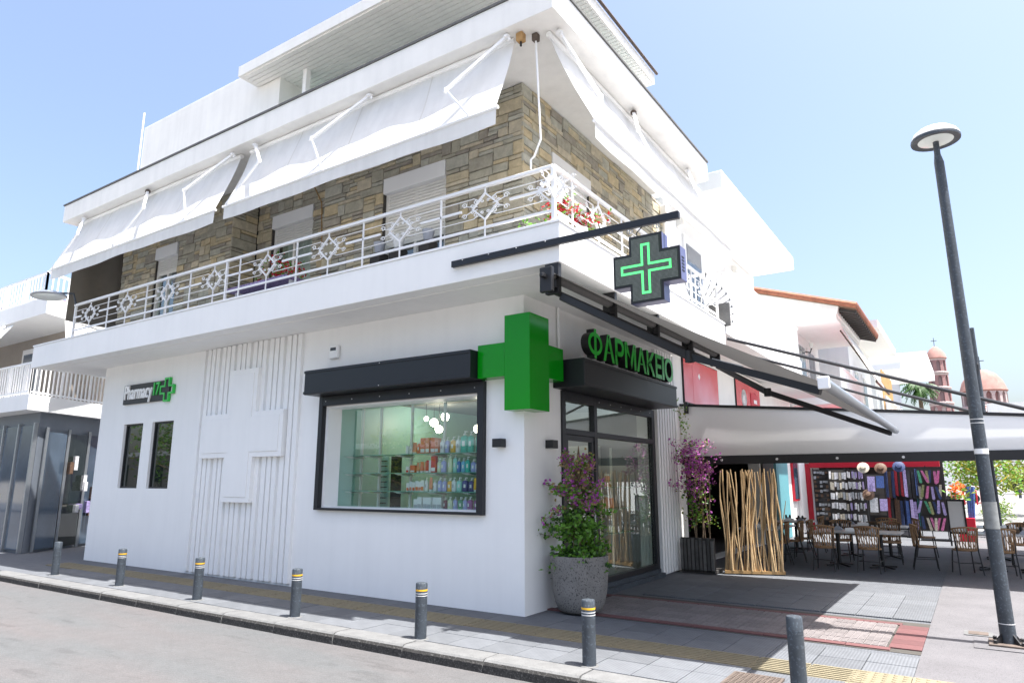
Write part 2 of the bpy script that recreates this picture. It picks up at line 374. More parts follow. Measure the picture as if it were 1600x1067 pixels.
# red bordered band of pale tiles
rm = MB().box(.003, .397, .003, .117, -.03, 0).mesh('red_tile', 'redtile', bevel=.003)
rm2 = MB().box(.003, .287, .003, .207, -.03, 0).mesh('red_end_tile', 'redtile', bevel=.003)
pm = MB(); pm.box(.003, .207, .003, .207, -.03, -.003)
for i in range(3):
    for j in range(3): pm.box(.012 + i * .066, .066 + i * .066, .012 + j * .066, .066 + j * .066, -.003, .002)
pmesh = pm.mesh('pale_tile', 'paletile')
MB().box(.2, 4.133, .5, 2.2, -.03, -.012).build('band_bed', 'mortar', pv)
for i in range(10):
    for y in (.53, 1.92): inst('red_tile', rm, pv, (-.13 + .4 * i + .0, y, random.uniform(-.001, .001)))
for j in range(6): inst('red_end_tile', rm2, pv, (3.845, .655 + .2105 * j, .0015))
for i in range(17):
    for j in range(6): inst('pale_tile', pmesh, pv, (.25 + .2105 * i, .655 + .2105 * j, random.uniform(-.0015, .0015)))
# kerb stones
kb = struct(MB().box(-60, 40, -1.9, -1.70, -.4, -.03).build('kerb', 'kerb'))
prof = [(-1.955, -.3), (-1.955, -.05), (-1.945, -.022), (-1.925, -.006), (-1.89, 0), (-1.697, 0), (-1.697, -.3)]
for k in range(15):
    L = .99; kbm = MB(); n = len(prof); x0 = -10.2 + k * 1.0
    vs = [(0.004, y, z) for y, z in prof] + [(L, y, z) for y, z in prof]
    for i in range(n):
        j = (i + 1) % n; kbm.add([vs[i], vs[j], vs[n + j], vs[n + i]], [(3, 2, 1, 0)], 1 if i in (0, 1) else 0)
    kbm.add(vs[:n], [tuple(range(n))]); kbm.add(vs[n:], [tuple(range(n - 1, -1, -1))])
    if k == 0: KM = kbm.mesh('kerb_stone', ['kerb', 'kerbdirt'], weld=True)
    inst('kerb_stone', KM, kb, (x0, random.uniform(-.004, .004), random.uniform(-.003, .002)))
# plaza joints
for a in ((4.5, 4.53), (6.5, 6.53)):
    pass
cv = thing('drain_cover', 'rusty square metal drain cover set in the pavement by the guiding strip', 'drain cover', (3.05, -1.2, 0))
MB().box(2.84, 3.25, -1.5, -1.08, -.02, .003).build('cover_frame', 'rust', cv)
g = MB()
for i in range(9):
    for j in range(9): g.box(2.865 + i * .042, 2.893 + i * .042, -1.475 + j * .043, -1.446 + j * .043, .003, .009)
g.build('cover_tread', 'rust', cv)

# bollards
def bollard(x, y, label, bands=True):
    t = thing('bollard', label, 'bollard', (x, y, 0), 0, 'short bollards along the kerb')
    MB().lathe([(.062, -.01), (.062, .39), (.062, .545), (.056, .556), (.02, .563), (.0001, .564)], (0, 0, 0), 20).build('post', 'slate', t, True, local=True)
    if bands:
        MB().lathe([(.0632, .475), (.0632, .492)], (0, 0, 0), 20).build('yellow_band', 'yband', t, True, local=True)
    for z in (.425, .448): MB().lathe([(.0632, z), (.0632, z + .007)], (0, 0, 0), 20).build('silver_ring', 'wband' if bands else 'slate', t, True, local=True)
    MB().lathe([(.085, 0), (.08, .006), (.06, .008)], (0, 0, 0), 16).build('base_collar', 'kerb', t, True, local=True)
    return t
for x, y, lb, bd in ((-8.75, -1.50, 'leftmost grey bollard in front of the neighbouring glass shop', False), (-6.54, -1.52, 'grey banded bollard in front of the two narrow windows', True),
                     (-4.35, -1.58, 'grey banded bollard at the left edge of the white batten panel', True), (-2.25, -1.62, 'grey banded bollard at the right edge of the white batten panel', True),
                     (-.22, -1.66, 'grey banded bollard below the shop display window', True), (1.72, -1.62, 'grey banded bollard in front of the concrete plant pot', True),
                     (3.43, -1.40, 'nearest grey bollard without yellow band beside the drain cover', False)): bollard(x, y, lb, bd)

# ------------------------------------------------------------------ pharmacy building
PH = thing('pharmacy_building', 'white corner pharmacy building with stone clad upper floor and wrap-around balcony', 'building', (0, 0, 0))
HL = [(-3.77, -.70, 1.2, 2.80), (-9.96, -9.22, 1.46, 2.76), (-8.87, -8.11, 1.46, 2.76)]
HR = [(1.0, 4.27, .12, 2.86)]
wb = MB(); wall(wb, 'y', 0, .3, -11.0, 0, -.05, 4.04, HL)
wb.add([(-11, 0, -.05), (-11, 6, -.05), (-11, 6, 4.04), (-11, 0, 4.04)], [(3, 2, 1, 0)])
wall(wb, 'x', 0, -.3, .3, 5.37, -.05, 4.04, HR)
wb.build('ground_floor_wall', 'plaster', PH, weld=True)
# recalc normals for the flipped x wall
for o in bpy.data.objects:
    if o.name == 'ground_floor_wall':
        bm = bmesh.new(); bm.from_mesh(o.data); bmesh.ops.recalc_face_normals(bm, faces=bm.faces); bm.to_mesh(o.data); bm.free()
sb = MB().box(-12.37, 1.1, -.95, 5.37, 4.04, 4.52).build('balcony_slab', 'plaster', PH, bevel=.008)
MB().box(-12.385, 1.115, -.965, 5.375, 4.521, 4.555).build('slab_coping', 'white', sb, bevel=.006)
dg = MB().box(-12.0, .78, -.695, -.68, 4.034, 4.045); dg.box(.77, .785, -.68, 5.2, 4.034, 4.045); dg.build('drip_groove', 'plaster_old', sb)
rs = MB().box(-11.42, 1.14, -1.1, 4.75, 7.2, 7.58).build('roof_slab', 'plaster_old', PH, bevel=.01)
MB().box(-11.44, 1.16, -1.12, 4.77, 7.581, 7.612).build('roof_flashing', 'kerb', rs)
# upper walls backing
D1 = (-9.45, -8.62, 4.5, 6.52); D2 = (-6.25, -5.05, 4.5, 6.72); D3 = (-2.68, -1.40, 4.5, 6.38); D4 = (.80, 2.05, 4.5, 6.45)
ub = MB(); wall(ub, 'y', 0.03, .25, -10.85, -6.75, 4.5, 7.2, [D1]); wall(ub, 'y', .58, .25, -6.75, -4.1, 4.5, 7.2, [D2]); wall(ub, 'y', .03, .25, -4.1, -.03, 4.5, 7.2, [D3])
ub.box(-6.99, -6.75, .03, .83, 4.5, 7.2); ub.box(-4.1, -3.86, .281, .83, 4.5, 7.2)
wall(ub, 'x', -.03, -.25, .03, 5.34, 4.5, 7.2, [D4]); ub.box(-10.85, -10.6, .28, 5, 4.5, 7.2)
UW = ub.build('upper_wall', 'mortar', PH)
bm = bmesh.new(); bm.from_mesh(UW.data); bmesh.ops.recalc_face_normals(bm, faces=bm.faces); bm.to_mesh(UW.data); bm.free()
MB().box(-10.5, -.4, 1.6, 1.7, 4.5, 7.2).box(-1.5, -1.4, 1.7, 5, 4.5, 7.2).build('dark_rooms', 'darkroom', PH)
# stones -----------------------------------------------------------------
STN = []
def ashlar(u0, u1, z0, z1, holes, fn):
    cu, cz = .088, .068; nu = int(round((u1 - u0) / cu)); nz = int(round((z1 - z0) / cz)); cu = (u1 - u0) / nu; cz = (z1 - z0) / nz
    occ = [[False] * nu for _ in range(nz)]
    for j in range(nz):
        for i in range(nu):
            a, b, c, d = u0 + i * cu, u0 + (i + 1) * cu, z0 + j * cz, z0 + (j + 1) * cz
            for h in holes:
                if (a + b) / 2 > h[0] and (a + b) / 2 < h[1] and (c + d) / 2 > h[2] and (c + d) / 2 < h[3]: occ[j][i] = True
    for j in range(nz):
        for i in range(nu):
            if occ[j][i]: continue
            hh = random.choice((1, 1, 1, 2, 2, 3)); ww = random.choice((3, 3, 4, 5, 5, 6)) if hh == 1 else random.choice((2, 3, 4, 5))
            w_ = 0
            while w_ < ww and i + w_ < nu and not occ[j][i + w_]: w_ += 1
            if i + w_ < nu and not occ[j][i + w_] and (i + w_ + 1 >= nu or occ[j][i + w_ + 1]): w_ += 1
            h_ = 1
            while h_ < hh and j + h_ < nz and not any(occ[j + h_][i + k] for k in range(w_)): h_ += 1
            for q in range(h_):
                for k in range(w_): occ[j + q][i + k] = True
            STN.append((fn, u0 + i * cu, u0 + (i + w_) * cu, z0 + j * cz, z0 + (j + h_) * cz))
def fL(u, d, z): return (u, .03 - d, z)
def fRc(u, d, z): return (u, .58 - d, z)
def fX(u, d, z): return (-.03 + d, u, z)
def fS(u, d, z): return (-6.75 + d, u, z)
ashlar(-10.85, -6.75, 4.56, 7.19, [D1], fL); ashlar(-6.72, -4.1, 4.56, 7.19, [D2], fRc); ashlar(-4.1, 0, 4.56, 7.19, [D3], fL)
ashlar(0.0, 5.32, 4.56, 7.19, [D4], fX); ashlar(.0, .55, 4.56, 7.19, [], fS)
def stonegeo(fn, a, b, c, d):
    g = .0045; t = random.uniform(.012, .034); e = .004
    if fn is fX and a < .01: a -= .0
    o = [fn(a + g, 0, c + g), fn(b - g, 0, c + g), fn(b - g, 0, d - g), fn(a + g, 0, d - g)]
    jj = lambda: random.uniform(-.003, .003)
    q = [fn(a + g + e, t + jj(), c + g + e), fn(b - g - e, t + jj(), c + g + e), fn(b - g - e, t + jj(), d - g - e), fn(a + g + e, t + jj(), d - g - e)]
    return o + q, [(4, 5, 6, 7), (0, 1, 5, 4), (1, 2, 6, 5), (2, 3, 7, 6), (3, 0, 4, 7)]
def stoneobj(items, name):
    mb = MB(); tones = []
    for it in items:
        vs, fs = stonegeo(*it); mb.add(vs, fs); tones += [random.random()] * len(fs)
    o = mb.build(name, 'stone', PH); a = o.data.attributes.new('tone', 'FLOAT', 'FACE'); a.data.foreach_set('value', tones)
    return o
def vis(s):
    p = Vector(s[0]((s[1] + s[2]) / 2, 0, (s[3] + s[4]) / 2)); z = p.z
    if s[0] in (fL, fRc, fS) and z > 6.75 - max(0, (p.x + 1.5)) * .5 and p.x < -.3: return 1e3 + (p - Vector(CAM)).length
    if s[0] is fX and (z > 6.6 and p.y > 1.5): return 1e3 + (p - Vector(CAM)).length
    return (p - Vector(CAM)).length
STN.sort(key=vis)
for s in STN[:298]: stoneobj([s], 'stone')
stuff(stoneobj(STN[298:], 'far_stones'))

# balcony doors with roller shutters ---------------------------------------
def balcony_door(axis, pos, a, b, z1, zsh, zb=4.5, curtain=None, nm='balcony_door', lbl=None):
    def bx(mb, u0, u1, d0, d1, c, d, mi=0):
        return mb.box(u0, u1, pos - d1, pos - d0, c, d, mi) if axis == 'y' else mb.box(pos + d0, pos + d1, u0, u1, c, d, mi)
    fr = MB()
    bx(fr, a, a + .06, -.16, -.07, zb, z1); bx(fr, b - .06, b, -.16, -.07, zb, z1); bx(fr, a + .06, b - .06, -.16, -.07, zb, zb + .06); bx(fr, (a + b) / 2 - .03, (a + b) / 2 + .03, -.155, -.08, zb + .06, z1 - .25)
    d = fr.build(nm, 'shutter', PH, label=lbl)
    sbx = MB(); bx(sbx, a + .002, b - .002, -.14, .015, z1 - .26, z1 - .002); sbx.build('shutter_box', 'white', d, bevel=.008)
    sh = MB(); z = z1 - .26
    while z > zsh:
        bx(sh, a + .05, b - .05, -.10, -.075, z - .045, z - .004); bx(sh, a + .05, b - .05, -.095, -.085, z - .0041, z); z -= .05
    bx(sh, a + .05, b - .05, -.105, -.07, z - .05, z - .001); sh.build('roller_shutter', 'shutter', d)
    gl = MB(); bx(gl, a + .06, b - .06, -.13, -.12, zb + .06, z1 - .26); gl.build('pane', 'glass', d)
    if curtain:
        def cf(u, v):
            uu = a + .08 + u * (b - a - .16); dd = -.22 + .025 * math.sin(u * 40)
            return (uu, pos - dd, zb + .05 + v * (z1 - zb - .3)) if axis == 'y' else (pos + dd, uu, zb + .05 + v * (z1 - zb - .3))
        MB().grid(cf, 60, 1).build('curtain', curtain, d, True)
    return d
balcony_door('y', 0, D1[0], D1[1], D1[3], 6.0); balcony_door('y', .55, D2[0], D2[1], D2[3], 6.2, curtain='curtainfab')
balcony_door('y', 0, D3[0], D3[1], D3[3], 5.32); balcony_door('x', 0, D4[0], D4[1], D4[3], 5.75, curtain='curtainfab')

# railing -----------------------------------------------------------------
def scroll(mb, c, ux, uz, s, r=.006, turns=1.25, flip=1):
    pts = []
    for k in range(15):
        t = k / 14; a = t * turns * 2 * math.pi; rr = s * (1 - .75 * t)
        pts.append(Vector(c) + Vector(ux) * (rr * math.cos(a) * flip) + Vector(uz) * (rr * math.sin(a)))
    mb.tube(pts, r, 4)
def ornament():
    mb = MB(); X = (1, 0, 0); Z = (0, 0, 1); d = .175
    pts = [(0, 0, d), (d * .95, 0, 0), (0, 0, -d), (-d * .95, 0, 0)]
    for i in range(4): mb.bar(pts[i], pts[(i + 1) % 4], .018, .026, up=(0, 1, 0))
    for sx in (-1, 1):
        for sz in (-1, 1):
            mb.tube([(sx * .10, 0, sz * .02), (sx * .17, 0, sz * .03), (sx * .25, 0, sz * .055), (sx * .29, 0, sz * .05)], .006, 4)
            scroll(mb, (sx * .275, 0, sz * .075), X, Z, .036, flip=sx); scroll(mb, (sx * .125, 0, sz * .085), X, Z, .03, flip=-sx)
            scroll(mb, (sx * .17, 0, sz * .04), X, Z, .026, flip=sx); scroll(mb, (sx * .04, 0, sz * .075), X, Z, .022, flip=sx)
            mb.tube([(sx * .09, 0, sz * .10), (sx * .15, 0, sz * .135), (sx * .22, 0, sz * .135)], .006, 4)
    mb.v = [(x * 1.17, y, z) for x, y, z in mb.v]
    return mb.mesh('ornament', 'white')
ORN = ornament()
RT, RB_, RMID = 5.235, 4.685, 4.965
def rail_run(parent, length, at, rz, orn, posts, half=()):
    """rail along local +u starting at `at`"""
    ca, sa = math.cos(rz), math.sin(rz)
    def P(u, z): return (at[0] + ca * u, at[1] + sa * u, z)
    MB().bar(P(0, RT), P(length, RT), .05, .045).build('top_rail', 'white', parent, bevel=.008)
    MB().bar(P(0, RB_), P(length, RB_), .025, .03).build('bottom_rail', 'white', parent)
    e = sorted(orn); cuts = [0] + [x for o in e for x in (o - .37, o + .37)] + [length]
    for i in range(0, len(cuts), 2):
        if cuts[i + 1] - cuts[i] > .05: MB().bar(P(cuts[i], RMID), P(cuts[i + 1], RMID), .02, .03).build('middle_rail', 'white', parent)
    cuts = [0] + [x for o in e for x in (o - .26, o + .26)] + [length]
    for dz in (-.135, .135):
        for i in range(0, len(cuts), 2):
            if cuts[i + 1] - cuts[i] > .05: MB().tube([P(cuts[i], RMID + dz), P(cuts[i + 1], RMID + dz)], .0065, 5).build('thin_rail', 'white', parent)
    for o in e:
        inst('ornament', ORN, parent, P(o, RMID), (0, 0, rz))
        MB().bar(P(o, RT), P(o, RMID + .165), .016, .016, up=(1, 0, 0)).build('stem', 'white', parent); MB().bar(P(o, 4.555), P(o, RMID - .165), .016, .016, up=(1, 0, 0)).build('stem', 'white', parent)
    for u, t in posts: MB().bar(P(u, 4.55), P(u, RT - .02), t, t, up=(1, 0, 0)).build('post', 'white', parent)
RL = MB().bar((1.02, -.93, 4.55), (1.02, -.93, 5.21), .045, .045, up=(1, 0, 0)).build('balcony_railing', 'white', PH)
# front run goes from corner x=1.02 leftwards
rail_run(RL, 11.7, (1.02, -.93), math.pi, [.99 + 1.43 * k for k in range(8)], [(1.70 + 1.43 * k, .02) for k in range(7)] + [(6.35, .035), (11.65, .04)])
rail_run(RL, 6.2, (1.02, -.93), math.pi / 2, [1.16 + 1.43 * k for k in range(4)], [(.45 + 1.43 * k, .02) for k in range(5)] + [(6.15, .04)])
inst('ornament', ORN, RL, (.99, -.93, RMID), (0, 0, 0), (.9, 1, 1)); inst('ornament', ORN, RL, (1.02, -.90, RMID), (0, 0, math.pi / 2), (.9, 1, 1))

# penthouse ------------------------------------------------------------------
MB().box(-11.0, -5.87, .2, 4.5, 7.6, 9.95).build('penthouse_wall', 'plaster_old', PH, bevel=.01)
MB().box(-5.86, -5.2, .9, 4.5, 7.6, 9.45).box(-5.2, -.6, 2.2, 4.3, 7.6, 9.45).build('penthouse_back_wall', 'mint', PH)
MB().box(-5.3, -5.2, .3, .4, 7.6, 9.48).build('canopy_post', 'white', PH); MB().box(-.3, -.2, .3, .4, 7.6, 9.48).build('canopy_post', 'white', PH)
cn = MB().box(-6.6, .22, -.25, 4.62, 9.5, 9.72).build('penthouse_canopy', 'plaster_old', PH)
for k in range(48): inst('soffit_slat', MB().box(-6.5, .2, 0, .085, 9.478, 9.499).mesh('soffit_slat', 'plaster_old') if k == 0 else bpy.data.objects['soffit_slat'].data, cn, (0, -.2 + k * .1, 0))
MB().tube([(.26, -.3, 9.74), (.26, 4.66, 9.74)], .03, 6).build('rusty_gutter', 'rust', cn)
MB().tube([(.26, 1.7, 9.74), (.75, 1.7, 9.72)], .025, 6).build('rusty_bracket', 'rust', cn)
MB().box(-11.06, -11.03, .16, .19, 7.6, 10.35).build('roof_pole', 'white', PH)

# ground floor: battens, relief cross ---------------------------------------
xs = -7.2; k = 0
BM = MB().box(-.05, .05, -.055, .002, .03, 4.03).mesh('batten', 'plaster')
while xs < -4.25:
    inst('batten', BM, PH, (xs, 0, 0)); xs += (.138 if k % 3 else .185); k += 1
def crosspoly(x0, x1, xa, xb, z0, z1, za, zb, y): return [(xa, y, z0), (xb, y, z0), (xb, y, za), (x1, y, za), (x1, y, zb), (xb, y, zb), (xb, y, z1), (xa, y, z1), (xa, y, zb), (x0, y, zb), (x0, y, za), (xa, y, za)]
rc = MB().prism(crosspoly(-6.96, -4.65, -6.19, -5.40, 1.245, 3.54, 2.0, 2.775, -.13), (0, .13, 0)).build('relief_cross', 'plaster', PH, bevel=.005)
MB().prism(crosspoly(-6.87, -4.74, -6.10, -5.49, 1.335, 3.45, 2.09, 2.685, -.142), (0, .0115, 0)).build('raised_panel', 'plaster', rc, bevel=.003)

# two narrow windows
for a, b in ((-9.96, -9.22), (-8.87, -8.11)):
    f = MB(); t = .035
    f.box(a, b, .05, .12, 1.46, 1.46 + t); f.box(a, b, .05, .12, 2.76 - t, 2.76); f.box(a, a + t, .05, .12, 1.46 + t, 2.76 - t); f.box(b - t, b, .05, .12, 1.46 + t, 2.76 - t)
    wd = f.build('narrow_window', 'anth', PH); MB().box(a + t, b - t, .075, .09, 1.46 + t, 2.76 - t).build('pane', 'darkglass', wd)
    MB().box(a, b, .2, .22, 1.4, 2.8).build('dark_backing', 'darkroom', wd)  # dark sheet standing in for the unlit interior behind the pane

# display window, shutter box
f = MB(); t = .085
f.box(-3.85, -.6, -.075, .012, 1.165, 1.2); f.box(-3.85, -3.85 + t, -.075, .012, 1.2, 2.92); f.box(-.6 - t - .02, -.6, -.075, .012, 1.2, 2.92); f.box(-3.765, -.705, -.07, .01, 2.77, 2.92)
DW = f.build('display_window', 'anth', PH, bevel=.004)
rv = MB(); rv.box(-3.768, -.702, .0125, .32, 2.74, 2.7995); rv.box(-3.769, -3.72, .0125, .3, 1.2005, 2.739); rv.box(-3.719, -.702, .0125, .32, 1.2005, 1.215); rv.build('white_reveal', 'white', DW)
MB().box(-3.72, -.702, .30, .312, 1.215, 2.74).build('pane', 'glass', DW)
sc = MB()
for k in range(6): sc.lathe([(.008, 0), (.006, .006), (.0001, .008)], (0, 0, 0), 8)
scm = MB().add(*(lambda m: (m.v, m.f))(MB().lathe([(.009, 0), (.007, .006), (.0001, .008)], (0, 0, 0), 8))).mesh('screw', 'wband')
for k in range(6): inst('screw', scm, DW, (-3.7 + k * .59, -.071, 2.84), (R(90), 0, 0))
bx = MB().box(-3.9, -.615, -.35, -.002, 2.925, 3.31).build('shutter_box', 'anth', PH, bevel=.008)
MB().box(-3.905, -.61, -.362, -.3505, 3.262, 3.3).box(-3.905, -.61, -.362, -.3505, 2.935, 2.972).build('box_flange', 'anth', bx, bevel=.003)
for k in range(1): inst('screw', scm, bx, (-2.26, -.363, 3.28), (R(90), 0, 0)); inst('screw', scm, bx, (-2.26, -.363, 2.953), (R(90), 0, 0))

# right side: glazed shop front --------------------------------------------
f = MB(); X0, X1 = -.06, .03
f.box(X0, X1, .95, 1.05, .0, 2.86); f.box(X0, X1, 4.2, 4.32, .0, 2.86); f.box(X0, X1, 1.93, 2.03, .12, 2.86)
for a, b in ((1.05, 1.93), (2.03, 4.2)): f.box(X0, X1, a, b, 2.25, 2.33); f.box(X0, X1, a, b, 2.72, 2.86)
f.box(X0, X1, 2.03, 4.2, .12, .20); f.box(X0, X1, 1.05, 1.93, .05, .12)
SF = f.build('glazed_shopfront', 'anth', PH, bevel=.004)
MB().box(-.03, -.02, 2.03, 4.2, .2, 2.25).build('pane', 'glass', SF); MB().box(-.03, -.02, 2.03, 4.2, 2.33, 2.72).build('pane', 'glass', SF); MB().box(-.03, -.02, 1.05, 1.93, 2.33, 2.72).build('pane', 'glass', SF)
dd = MB(); dd.box(-.05, .015, 1.055, 1.13, .125, 2.245); dd.box(-.05, .015, 1.85, 1.925, .125, 2.245); dd.box(-.05, .015, 1.13, 1.85, 2.17, 2.245); dd.box(-.05, .015, 1.13, 1.85, .125, .24)
DR = dd.build('entrance_door', 'anth', PH); MB().box(-.025, -.015, 1.13, 1.85, .24, 2.17).build('pane', 'glass', DR)
MB().tube([(.06, 1.82, .8), (.06, 1.82, 1.5)], .014, 8).bar((.015, 1.82, .9), (.06, 1.82, .9), .015).bar((.015, 1.82, 1.4), (.06, 1.82, 1.4), .015).build('pull_handle', 'steel', DR)
for k in range(6): inst('screw', scm, SF, (.031, 2.1 + k * .4, 2.79), (0, R(90), 0))
bx = MB().box(.002, .5, .74, 4.24, 2.865, 3.25).build('shutter_box', 'anth', PH, bevel=.008)
MB().box(.5005, .512, .735, 4.245, 3.205, 3.24).box(.5005, .512, .735, 4.245, 2.875, 2.91).build('box_flange', 'anth', bx, bevel=.003)
MB().box(-.3, .12, .93, 4.33, -.03, .055).box(-.3, .05, 2.03, 4.3, .055, .119).build('threshold', 'slate', PH)
y = 4.40; sm = MB().box(0.002, .07, -.04, .04, .02, 4.0).mesh('batten', 'plaster')
while y < 5.33: inst('batten', sm, PH, (0, y, 0)); y += .13

# room behind the glass --------------------------------------------------------
rm_ = MB(); rm_.box(-4.2, -.302, .302, 5.3, .02, .1, 0); rm_.box(-4.2, -.302, .302, 5.3, 3.0, 3.03, 1); rm_.box(-4.2, -.302, 5.2, 5.3, .1, 3.0, 2); rm_.box(-4.25, -4.2, .302, 5.2, .1, 3.0, 3)
rm_.build('shop_room', ['floorin', 'ceiling', 'greywall', 'mint'], PH)
MB().box(-3.90, -3.78, .32, .78, 1.0, 2.8).box(-3.78, -.72, .32, .78, 1.05, 1.195).box(-3.78, -.72, .32, .8, 2.80, 2.86).build('display_surround', 'mint', PH)
MB().box(-3.6, -2.9, 4.2, 4.8, .1, 1.1).box(-3.5, -1.5, 5.0, 5.19, .8, 2.3).build('shop_counter', 'white', PH)
SH = thing('display_shelving', 'glass shelving on white slotted uprights inside the shop window', 'shelf', (-2.2, .6, 1.195))
for x in (-3.70, -3.28, -2.60, -1.93, -1.29, -.78): MB().box(x - .018, x + .018, .74, .775, 1.195, 2.79).build('upright', 'white', SH)
ZS = (2.005, 1.725, 1.452)
for z in ZS:
    MB().box(-3.76, -.72, .42, .735, z - .01, z).build('glass_shelf', 'shelfglass', SH)
    for x in (-3.70, -3.28, -2.60, -1.93, -1.29): MB().prism([(x - .06, .44, z - .012), (x - .06, .738, z - .012), (x - .03, .738, z - .05), (x - .03, .5, z - .035)], (.12, 0, 0)).build('bracket', 'white', SH)
# globe lamps
for i, (x, y, z, r) in enumerate(((-3.63, 2.5, 2.68, .075), (-3.40, 2.55, 2.78, .075), (-3.42, 2.4, 2.54, .07), (-2.60, 2.5, 2.52, .075), (-2.9, 1.9, 2.72, .04), (-3.3, 1.9, 2.69, .04))):
    lamp = thing('globe_lamp', 'lit white globe lamp inside the shop, ' + ('left of the lower pair', 'topmost of the cluster', 'lowest of the cluster', 'at the right edge of the window', 'small spot near the right upright', 'small spot near the middle upright')[i], 'lamp', (x, y, z), 0, 'ceiling lamps inside the shop')
    MB().lathe([(.0001, -r)] + [(r * math.cos(a), r * math.sin(a)) for a in [R(-75 + 15 * k) for k in range(11)]] + [(.0001, r)], (0, 0, 0), 16).build('globe', 'globe', lamp, 'all', local=True)
    MB().tube([(0, 0, r), (0, 0, 3.0 - z)], .006, 5).build('stem', 'black', lamp, local=True)

# products -------------------------------------------------------------------
PC = dict(orange=(.72, .16, .07), coral=(.70, .25, .15), red=(.55, .03, .03), white=(.75, .76, .76), lilac=(.35, .38, .68), yellow=(.75, .42, .03), teal=(.05, .48, .38), mint=(.35, .68, .60), cream=(.66, .72, .48), blue=(.09, .20, .50), indigo=(.09, .08, .24), purple=(.26, .05, .26), maroon=(.16, .03, .06), green=(.05, .32, .18), skyblue=(.2, .5, .7), grey=(.42, .43, .46))
for k_, c_ in PC.items(): mat('product_' + k_, c_, .35)
def product(kind, colr, x, z, w_, h, label):
    y = .50 + random.uniform(-.02, .02); mt = MATS['product_' + colr]
    if kind == 'bottle':
        t = thing('pump_bottle', label, 'bottle', (x, y, z), random.uniform(-.3, .3), 'pump bottles on the window shelves')
        MB().lathe([(.0001, 0), (w_ * .46, .001), (w_ * .5, .01), (w_ * .5, h * .68), (w_ * .42, h * .74), (w_ * .16, h * .78), (w_ * .16, h * .82)], (0, 0, 0), 14, sy=.75).build('body', mt, t, True, local=True)
        MB().lathe([(w_ * .2, h * .80), (w_ * .2, h * .86), (w_ * .06, h * .87), (w_ * .06, h * .97), (.0001, h * .98)], (0, 0, 0), 8).bar((-w_ * .1, 0, h * .97), (w_ * .36, 0, h * .96), .012).build('pump', MATS['product_white'], t, local=True)
        MB().box(-w_ * .16, w_ * .16, -w_ * .392, -w_ * .37, h * .28, h * .52).build('paper_label', MATS['product_white'] if colr != 'white' else MATS['product_grey'], t, local=True)
    elif kind == 'tube':
        t = thing('cream_tube', label, 'tube', (x, y, z), random.uniform(-.2, .2), 'standing cream tubes in the window')
        n = 12; vs = []
        for zz, a, b in ((h * .14, .40, .36), (h * .2, .5, .45), (h, .5, .05)):
            vs += [(w_ * a * math.cos(2 * math.pi * q / n), w_ * b * math.sin(2 * math.pi * q / n), zz) for q in range(n)]
        MB().add(vs, [(r_ * n + q, r_ * n + (q + 1) % n, r_ * n + n + (q + 1) % n, r_ * n + n + q) for r_ in range(2) for q in range(n)] + [tuple(2 * n + q for q in range(n))]).build('body', mt, t, True, local=True)
        MB().lathe([(w_ * .38, 0), (w_ * .4, h * .14)], (0, 0, 0), 12).build('cap', MATS['product_white'], t, True, local=True)
    else:
        t = thing('carton', label, 'box', (x, y, z), random.uniform(-.15, .15), 'small cartons in the window')
        MB().box(-w_ / 2, w_ / 2, -.03, .03, 0, h).build('box_body', MATS['product_white'] if kind == 'wbox' else mt, t, local=True)
        MB().box(-w_ * .42, w_ * .42, -.0325, -.0302, h * .08, h * (.42 if kind == 'wbox' else .3)).build('printed_panel', mt if kind == 'wbox' else MATS['product_white'], t, local=True)
ORDN = ['first', 'second', 'third', 'fourth', 'fifth', 'sixth', 'seventh', 'eighth', 'ninth', 'tenth', 'eleventh', 'twelfth', 'thirteenth', 'fourteenth', 'fifteenth', 'sixteenth', 'seventeenth', 'eighteenth']
